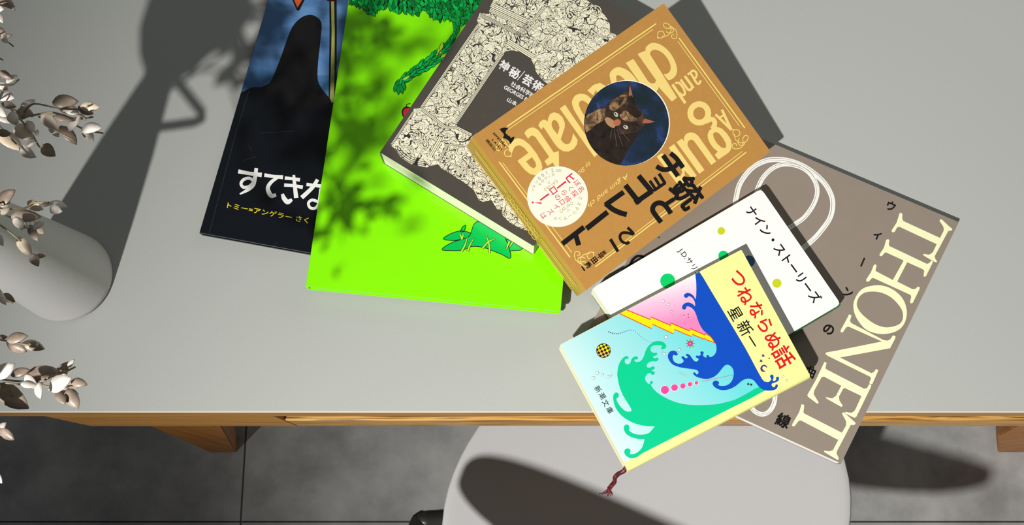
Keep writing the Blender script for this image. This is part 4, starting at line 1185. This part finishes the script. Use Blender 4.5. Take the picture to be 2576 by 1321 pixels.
for sgn, hook in ((-1, at(1070, 1312, 0.452)), (1, None)):
    p0 = SC_ + Vector((-0.19 if sgn < 0 else 0.13, -0.005 if sgn < 0 else -0.17, 0.44))
    p1 = hook if hook else SC_ + Vector((0.20, -0.23, 0.455))
    p2 = mid + ax_ * (half * .72 * sgn) + up_ * -0.03 - fw_ * 0.022
    if sgn < 0:
        c1 = at(1052, 1330, 0.455)
        pts_ = [p0, at(1110, 1308, 0.448), p1, c1, c1.lerp(p2, .45) + Vector((-.012, -.02, -.06)), p2]
    else:
        p0 = SC_ + Vector((-0.07, -0.17, 0.44)); p2 = mid + up_ * -0.03 - fw_ * 0.045
        pts_ = [p0, p0 + Vector((-.03, -.06, -.005)), p0.lerp(p2, .6) + Vector((-.02, -.05, -.06)), p2]
    b = bmesh.new(); tube(b, spline([ci @ q_ for q_ in pts_], 6), 0.0115, 12)
    from_bm('backrest_arm', b, BLK, chair, True)['label'] = 'black curved arm carrying the backrest'
b = bmesh.new()
for a_ in (45, 135, 225, 315):
    q_ = Vector((math.cos(math.radians(a_)), math.sin(math.radians(a_)), 0))
    b2 = bmesh.new()
    tube(b2, spline([q_ * 0.05 + Vector((0, 0, .43)), q_ * 0.12 + Vector((0, 0, .425)), q_ * .165 + Vector((0, 0, .36)), q_ * .195 + Vector((0, 0, .009))], 6), 0.0085, 10)
    from_bm('leg', b2, STEEL, chair, True)
    b2 = bmesh.new(); lathe(b2, [(0, 0), (.012, 0), (.012, .010), (0, .010)], 16)
    bmesh.ops.translate(b2, vec=q_ * .195, verts=b2.verts[:])
    from_bm('foot_cap', b2, BLK, chair)
lathe(b, [(0, .418), (.075, .418), (.09, .43), (.09, .437), (0, .437)], 32)
from_bm('seat_mount', b, BLK, chair)

# ================================================================== the jug and its dry branches
JC = at(169, 698, DESK)
jug = empty('jug', Vector((JC.x, JC.y, DESK)), 'matt grey tapering jug with a triangular handle at the left end of the desk', 'jug')
JM = mat('matt_grey_glaze', (216, 214, 210), 0.55, 0.3, 0.02, 400, bump=0.15)
prof = [(0, 0.0), (0.0345, 0.0), (0.0363, 0.0007), (0.0373, 0.0022), (0.0371, 0.006), (0.0298, 0.07), (0.0215, 0.135), (0.0138, 0.185), (0.0108, 0.203), (0.0142, 0.214), (0.0235, 0.230), (0.0295, 0.247), (0.0315, 0.268), (0.0300, 0.290),
        (0.0288, 0.290), (0.0302, 0.268), (0.0280, 0.249), (0.022, 0.233), (0.0125, 0.217), (0.009, 0.203), (0.0, 0.198)]
b = bmesh.new(); lathe(b, prof, 72)
from_bm('body', b, JM, jug, True)
hd = Vector((0.955, -0.295, 0))
def hp(r_, z): return hd * r_ + Vector((0, 0, z))
b = bmesh.new()
tube(b, [hp(.0105, .207), hp(.022, .199), hp(.040, .186), hp(.0425, .180), hp(.039, .176), hp(.025, .168), hp(.0155, .163)], .0032, 10)
from_bm('handle', b, JM, jug, True)

LEAFM = ramp_mat('dry_leaf', [(0.3, (204, 192, 180)), (0.5, (240, 230, 218)), (0.72, (254, 248, 240))], n_noise(120, 3), 0.35, 0.5)
LEAFD = ramp_mat('dry_leaf_brown', [(0.3, (138, 120, 106)), (0.7, (192, 172, 154))], n_noise(120, 3), 0.4, 0.45)
LEAFT = ramp_mat('dry_leaf_tan', [(0.3, (222, 200, 172)), (0.7, (252, 236, 212))], n_noise(120, 3), 0.4, 0.45)
STEMM = mat('dry_stem', (150, 138, 112), 0.5)
rl_ = random.Random(21)
def leaf3(bm, base, dirv, L, W, roll, mi):
    """one cupped pointed leaf from base along dirv"""
    t = dirv.normalized()
    side = t.cross(Vector((0, 0, 1)))
    if side.length < .1: side = Vector((1, 0, 0))
    side.normalize(); nrm_ = side.cross(t)
    ca, sa = math.cos(roll), math.sin(roll)
    side, nrm_ = side * ca + nrm_ * sa, nrm_ * ca - side * sa
    K_ = 7; up1, dn1 = [], []
    ws = [.18, .72, .98, 1.0, .88, .58, .06]
    rows = []
    for k in range(K_):
        f_ = k / (K_ - 1)
        cpos = base + t * (L * f_) + nrm_ * (-.22 * L * (f_ - .5) ** 2 + .055 * L)
        w_ = W * .5 * ws[k]
        rows.append([cpos - side * w_ + nrm_ * w_ * .14, cpos, cpos + side * w_ + nrm_ * w_ * .14])
    th = nrm_ * 0.00022
    A1 = [[bm.verts.new(q_ + th) for q_ in r_] for r_ in rows]; A2 = [[bm.verts.new(q_ - th) for q_ in r_] for r_ in rows]
    for k in range(K_ - 1):
        for m_ in range(2):
            for fc in ((A1[k][m_], A1[k + 1][m_], A1[k + 1][m_ + 1], A1[k][m_ + 1]), (A2[k][m_ + 1], A2[k + 1][m_ + 1], A2[k + 1][m_], A2[k][m_])):
                bm.faces.new(fc).material_index = mi
        for fc in ((A1[k][0], A2[k][0], A2[k + 1][0], A1[k + 1][0]), (A1[k + 1][2], A2[k + 1][2], A2[k][2], A1[k][2])):
            bm.faces.new(fc).material_index = mi
    for k in (0, K_ - 1):
        bm.faces.new((A1[k][0], A1[k][1], A2[k][1], A2[k][0])).material_index = mi
        bm.faces.new((A1[k][1], A1[k][2], A2[k][2], A2[k][1])).material_index = mi
MOUTH = JC + Vector((0, 0, 0.262))
LM = {'l': 0, 'd': 1, 't': 2}
def branch(label, z, zm, stems, leaves, root_pts, root_off):
    """a dry branch: stems and leaves given in photograph pixels at height z above the desk (leaf: x, y, length, angle, tone)"""
    br = empty('dried_branch', MOUTH + root_off, label, 'branch', 'dried branches in the jug')
    O = MOUTH + root_off
    bs, bl_ = bmesh.new(), bmesh.new()
    first = None
    for st_ in stems:
        P = [at(*zm(q_), D(z)) + Vector((0, 0, .004 * math.sin(i * 1.7))) for i, q_ in enumerate(st_)]
        if first is None: first = P[0]
        tube(bs, spline([q_ - O for q_ in P], 4), .00045, 6)
    base = [O + Vector((0, 0, -.055))] + [O + q_ for q_ in root_pts] + [first]
    tube(bs, spline([q_ - O for q_ in base], 6), .0012, 6)
    for (x, y, L, a_, tone) in leaves:
        c_ = at(*zm((x, y)), D(z + rl_.uniform(-.012, .012)))
        dep = CAMP.z - c_.z
        Lm = L * zm.k * dep / FOC * 1.2
        ang = -math.radians(a_)
        dv = Vector((math.cos(ang), math.sin(ang), rl_.uniform(-.35, .35)))
        leaf3(bl_, c_ - O - dv.normalized() * Lm * .5, dv, Lm, Lm * rl_.uniform(.46, .62), rl_.uniform(-.42, .42), LM[tone])
    for f_ in (.35, .5, .62, .72, .8, .87, .93):
        P = spline([q_ - O for q_ in base], 10); q_ = P[int(f_ * (len(P) - 1))]
        for sg in (-1, 1):
            dv = Vector((rl_.uniform(-.6, 1), rl_.uniform(-1, 1), rl_.uniform(-.3, .7)))
            leaf3(bl_, q_, dv, rl_.uniform(.010, .017), rl_.uniform(.005, .008), rl_.uniform(-1, 1), rl_.choice((0, 0, 1, 2)))
    from_bm('stem', bs, STEMM, br, True)
    from_bm('foliage', bl_, [LEAFM, LEAFD, LEAFT], br, True)
    return br
zA_ = zoom(0, 0, 2.641); zB_ = zoom(0, 450, 2.936); zD_ = zoom(0, 900, 3.138)
branch('dried branch whose pale leaves reach furthest right, above the jug', 0.25, zA_,
       [[(-120, 700), (-40, 690), (60, 710), (160, 745), (260, 775), (380, 770), (480, 770), (600, 760)], [(-40, 690), (0, 600), (60, 560), (95, 500)], [(160, 745), (260, 718), (380, 712), (520, 700), (600, 715)],
        [(60, 710), (150, 800), (190, 860), (230, 950), (300, 980)], [(260, 775), (330, 830), (380, 870), (470, 910)], [(380, 770), (480, 830), (560, 855), (660, 860)], [(-40, 800), (20, 850), (90, 940), (180, 1010)]],
       [(20, 575, 90, 35, 'l'), (45, 645, 120, 15, 'l'), (80, 525, 80, -50, 'l'), (40, 500, 80, 30, 'd'), (190, 700, 110, -62, 'l'), (335, 810, 160, 42, 't'), (435, 680, 140, -15, 'd'), (465, 738, 160, 28, 'l'),
        (600, 712, 120, 4, 't'), (570, 735, 90, 20, 'd'), (500, 822, 120, -70, 'l'), (610, 858, 140, 0, 'l'), (592, 892, 110, 55, 'l'), (95, 790, 130, 50, 'l'), (160, 882, 140, 35, 't'), (65, 940, 165, 38, 't'), (205, 842, 90, 55, 'l'),
        (365, 872, 100, 55, 'l'), (455, 900, 140, 48, 'd'), (185, 1012, 130, 32, 'l'), (325, 1003, 130, 38, 'd'), (210, 960, 70, -20, 'l'), (160, 762, 150, 8, 'd'), (60, 700, 90, 12, 'd'), (420, 790, 110, 10, 'd'), (30, 885, 80, 5, 'd'),
        (0, 740, 100, 40, 'l'), (40, 800, 90, 20, 'l'), (540, 780, 70, 30, 'd'), (250, 890, 60, 80, 'l')],
       [Vector((.02, .0, .06)), Vector((.05, .03, .075)), Vector((.10, .035, .035))], Vector((.004, .003, 0)))
branch('small dried sprig entering at the top left corner', 0.25, zA_, [[(-120, 60), (-40, 60), (20, 30), (70, 35)], [(-100, 250), (-20, 240), (30, 260), (60, 280)], [(-60, 420), (-20, 400), (10, 390)]],
       [(40, 20, 110, 22, 'd'), (0, 120, 70, 60, 'l'), (10, 215, 80, 40, 'd'), (35, 262, 70, 50, 'l'), (55, 240, 50, -20, 'd'), (-10, 60, 80, 10, 'l'), (-20, 400, 60, 20, 'l')],
       [Vector((.01, .03, .06)), Vector((.04, .07, .07)), Vector((.08, .10, .03))], Vector((-.002, .010, 0)))
branch('dried branch whose tan leaves hang in front of the jug', 0.25, zB_,
       [[(-120, 250), (-40, 230), (40, 215), (160, 190), (260, 190), (420, 195)], [(-40, 230), (0, 260), (90, 285), (180, 290), (290, 340)], [(-60, 260), (0, 330), (60, 385), (120, 440)], [(160, 290), (230, 360), (250, 430)]],
       [(50, 140, 150, -42, 'd'), (30, 190, 120, -40, 'd'), (262, 200, 120, 26, 't'), (430, 194, 120, 14, 'l'), (415, 230, 110, 20, 'l'), (335, 195, 70, 5, 'd'), (140, 330, 100, 58, 'l'), (195, 282, 170, -8, 'd'), (160, 275, 110, -5, 'l'),
        (196, 356, 44, 10, 'l'), (292, 345, 90, -30, 'l'), (250, 400, 120, 62, 'd'), (292, 372, 100, 40, 'd'), (186, 500, 140, 58, 't'), (140, 480, 50, 80, 'd'), (260, 600, 100, 58, 'd'), (300, 572, 60, -8, 'd'), (40, 240, 70, -32, 't'), (10, 455, 80, 70, 'l')],
       [Vector((.02, -.01, .05)), Vector((.06, -.015, .05)), Vector((.10, -.01, .02))], Vector((.006, -.004, 0)))
branch('small pale sprig crossing the lower left side of the jug', 0.25, zB_, [[(-100, 860), (-20, 850), (20, 880), (60, 900)]], [(18, 885, 90, 62, 'l'), (70, 880, 90, 35, 'd'), (-20, 820, 80, 30, 'l'), (0, 850, 70, 50, 'd')],
       [Vector((.02, -.03, .045)), Vector((.06, -.05, .04))], Vector((.002, -.008, 0)))
branch('thin dried sprig with one brown bud, just below the jug', 0.25, zB_, [[(-120, 1190), (0, 1195), (60, 1198), (180, 1215), (240, 1225)]],
       [(130, 1178, 140, -12, 'd'), (125, 1240, 130, 27, 'd'), (250, 1235, 130, 14, 't'), (262, 1240, 120, 18, 'd'), (20, 1172, 60, -10, 'd')],
       [Vector((.02, -.05, .04)), Vector((.06, -.09, .03))], Vector((.0, -.012, 0)))
branch('dried branch with white leaves lowest above the desk edge', 0.25, zD_,
       [[(-120, 190), (0, 178), (100, 180), (210, 180), (320, 210), (440, 240), (540, 215), (660, 205)], [(0, 210), (100, 212), (220, 215)], [(320, 210), (420, 170), (480, 120), (560, 60)], [(440, 250), (510, 300), (590, 370)], [(-40, 170), (0, 230), (90, 300)]],
       [(45, 105, 160, -38, 'l'), (165, 118, 130, -18, 'd'), (340, 130, 210, -16, 'd'), (250, 190, 130, 45, 'l'), (315, 258, 130, 70, 'l'), (425, 235, 90, -20, 'l'), (500, 115, 160, -62, 'd'), (562, 48, 70, -58, 'l'), (480, 205, 190, -22, 'l'),
        (570, 215, 130, 4, 'd'), (625, 200, 110, 10, 'd'), (515, 248, 70, 80, 'l'), (575, 270, 90, 20, 'd'), (485, 312, 130, 52, 'd'), (575, 325, 150, 62, 'd'), (110, 305, 250, 40, 'd'), (30, 90, 90, -60, 'd'), (390, 160, 100, -8, 'd'), (230, 215, 100, 5, 'l')],
       [Vector((.03, -.05, .045)), Vector((.07, -.10, .04)), Vector((.11, -.14, .01))], Vector((.008, -.012, 0)))
branch('pale sprig low at the left border, in front of the floor', 0.25, zD_, [[(-120, 540), (-20, 550), (20, 580), (60, 600)], [(-100, 930), (-10, 950)]],
       [(20, 548, 80, -52, 'l'), (62, 605, 110, 42, 'd'), (0, 580, 80, 20, 'd'), (-5, 950, 80, 60, 'l'), (-20, 600, 70, 10, 'l')],
       [Vector((.02, -.07, .04)), Vector((.06, -.14, .02))], Vector((-.006, -.012, 0)))
# tall branches standing above the frame; the lamp throws their leaf shadows across the pile of books
def tall(label, targets, k0, off):
    O = MOUTH + off
    br = empty('dried_branch', O, label, 'branch', 'dried branches in the jug')
    bs, bl_ = bmesh.new(), bmesh.new()
    pts_ = []
    for (X, Y, spread, cnt, size) in targets:
        g_ = at(X, Y, D(.02)); c_ = g_ + (LAMP - g_) * k0
        pts_.append(c_ - O)
        for k in range(cnt):
            q_ = c_ - O + Vector((rl_.uniform(-1, 1), rl_.uniform(-1, 1), rl_.uniform(-.6, .6))) * spread
            leaf3(bl_, q_, Vector((rl_.uniform(-1, 1), rl_.uniform(-1, 1), rl_.uniform(-.4, .4))), size * rl_.uniform(.7, 1.3), size * rl_.uniform(.4, .6), rl_.uniform(-.6, .6), rl_.choice((0, 1, 2)))
    tube(bs, spline([Vector((0, 0, -.055)), Vector((0, 0, .03))] + pts_, 6), .001, 6)
    from_bm('stem', bs, STEMM, br, True); from_bm('foliage', bl_, [LEAFM, LEAFD, LEAFT], br, True)
tall('tall dried branch rising above the picture, behind the jug', [(560, 190, .012, 7, .022), (620, 110, .012, 6, .022), (640, 240, .012, 5, .02), (560, 60, .014, 7, .024), (690, 60, .014, 5, .022)], .17, Vector((.0, .006, 0)))
tall('tall leafy dried branch arching high above the jug towards the books', [(690, 400, .012, 3, .018), (830, 400, .016, 4, .02), (850, 290, .02, 7, .02), (920, 320, .018, 6, .02), (860, 220, .014, 3, .018), (980, 80, .02, 5, .02), (930, 110, .02, 5, .02),
      (1060, 120, .014, 3, .018), (930, 170, .02, 4, .018), (1040, 480, .02, 3, .018)], .27, Vector((.004, -.006, 0)))
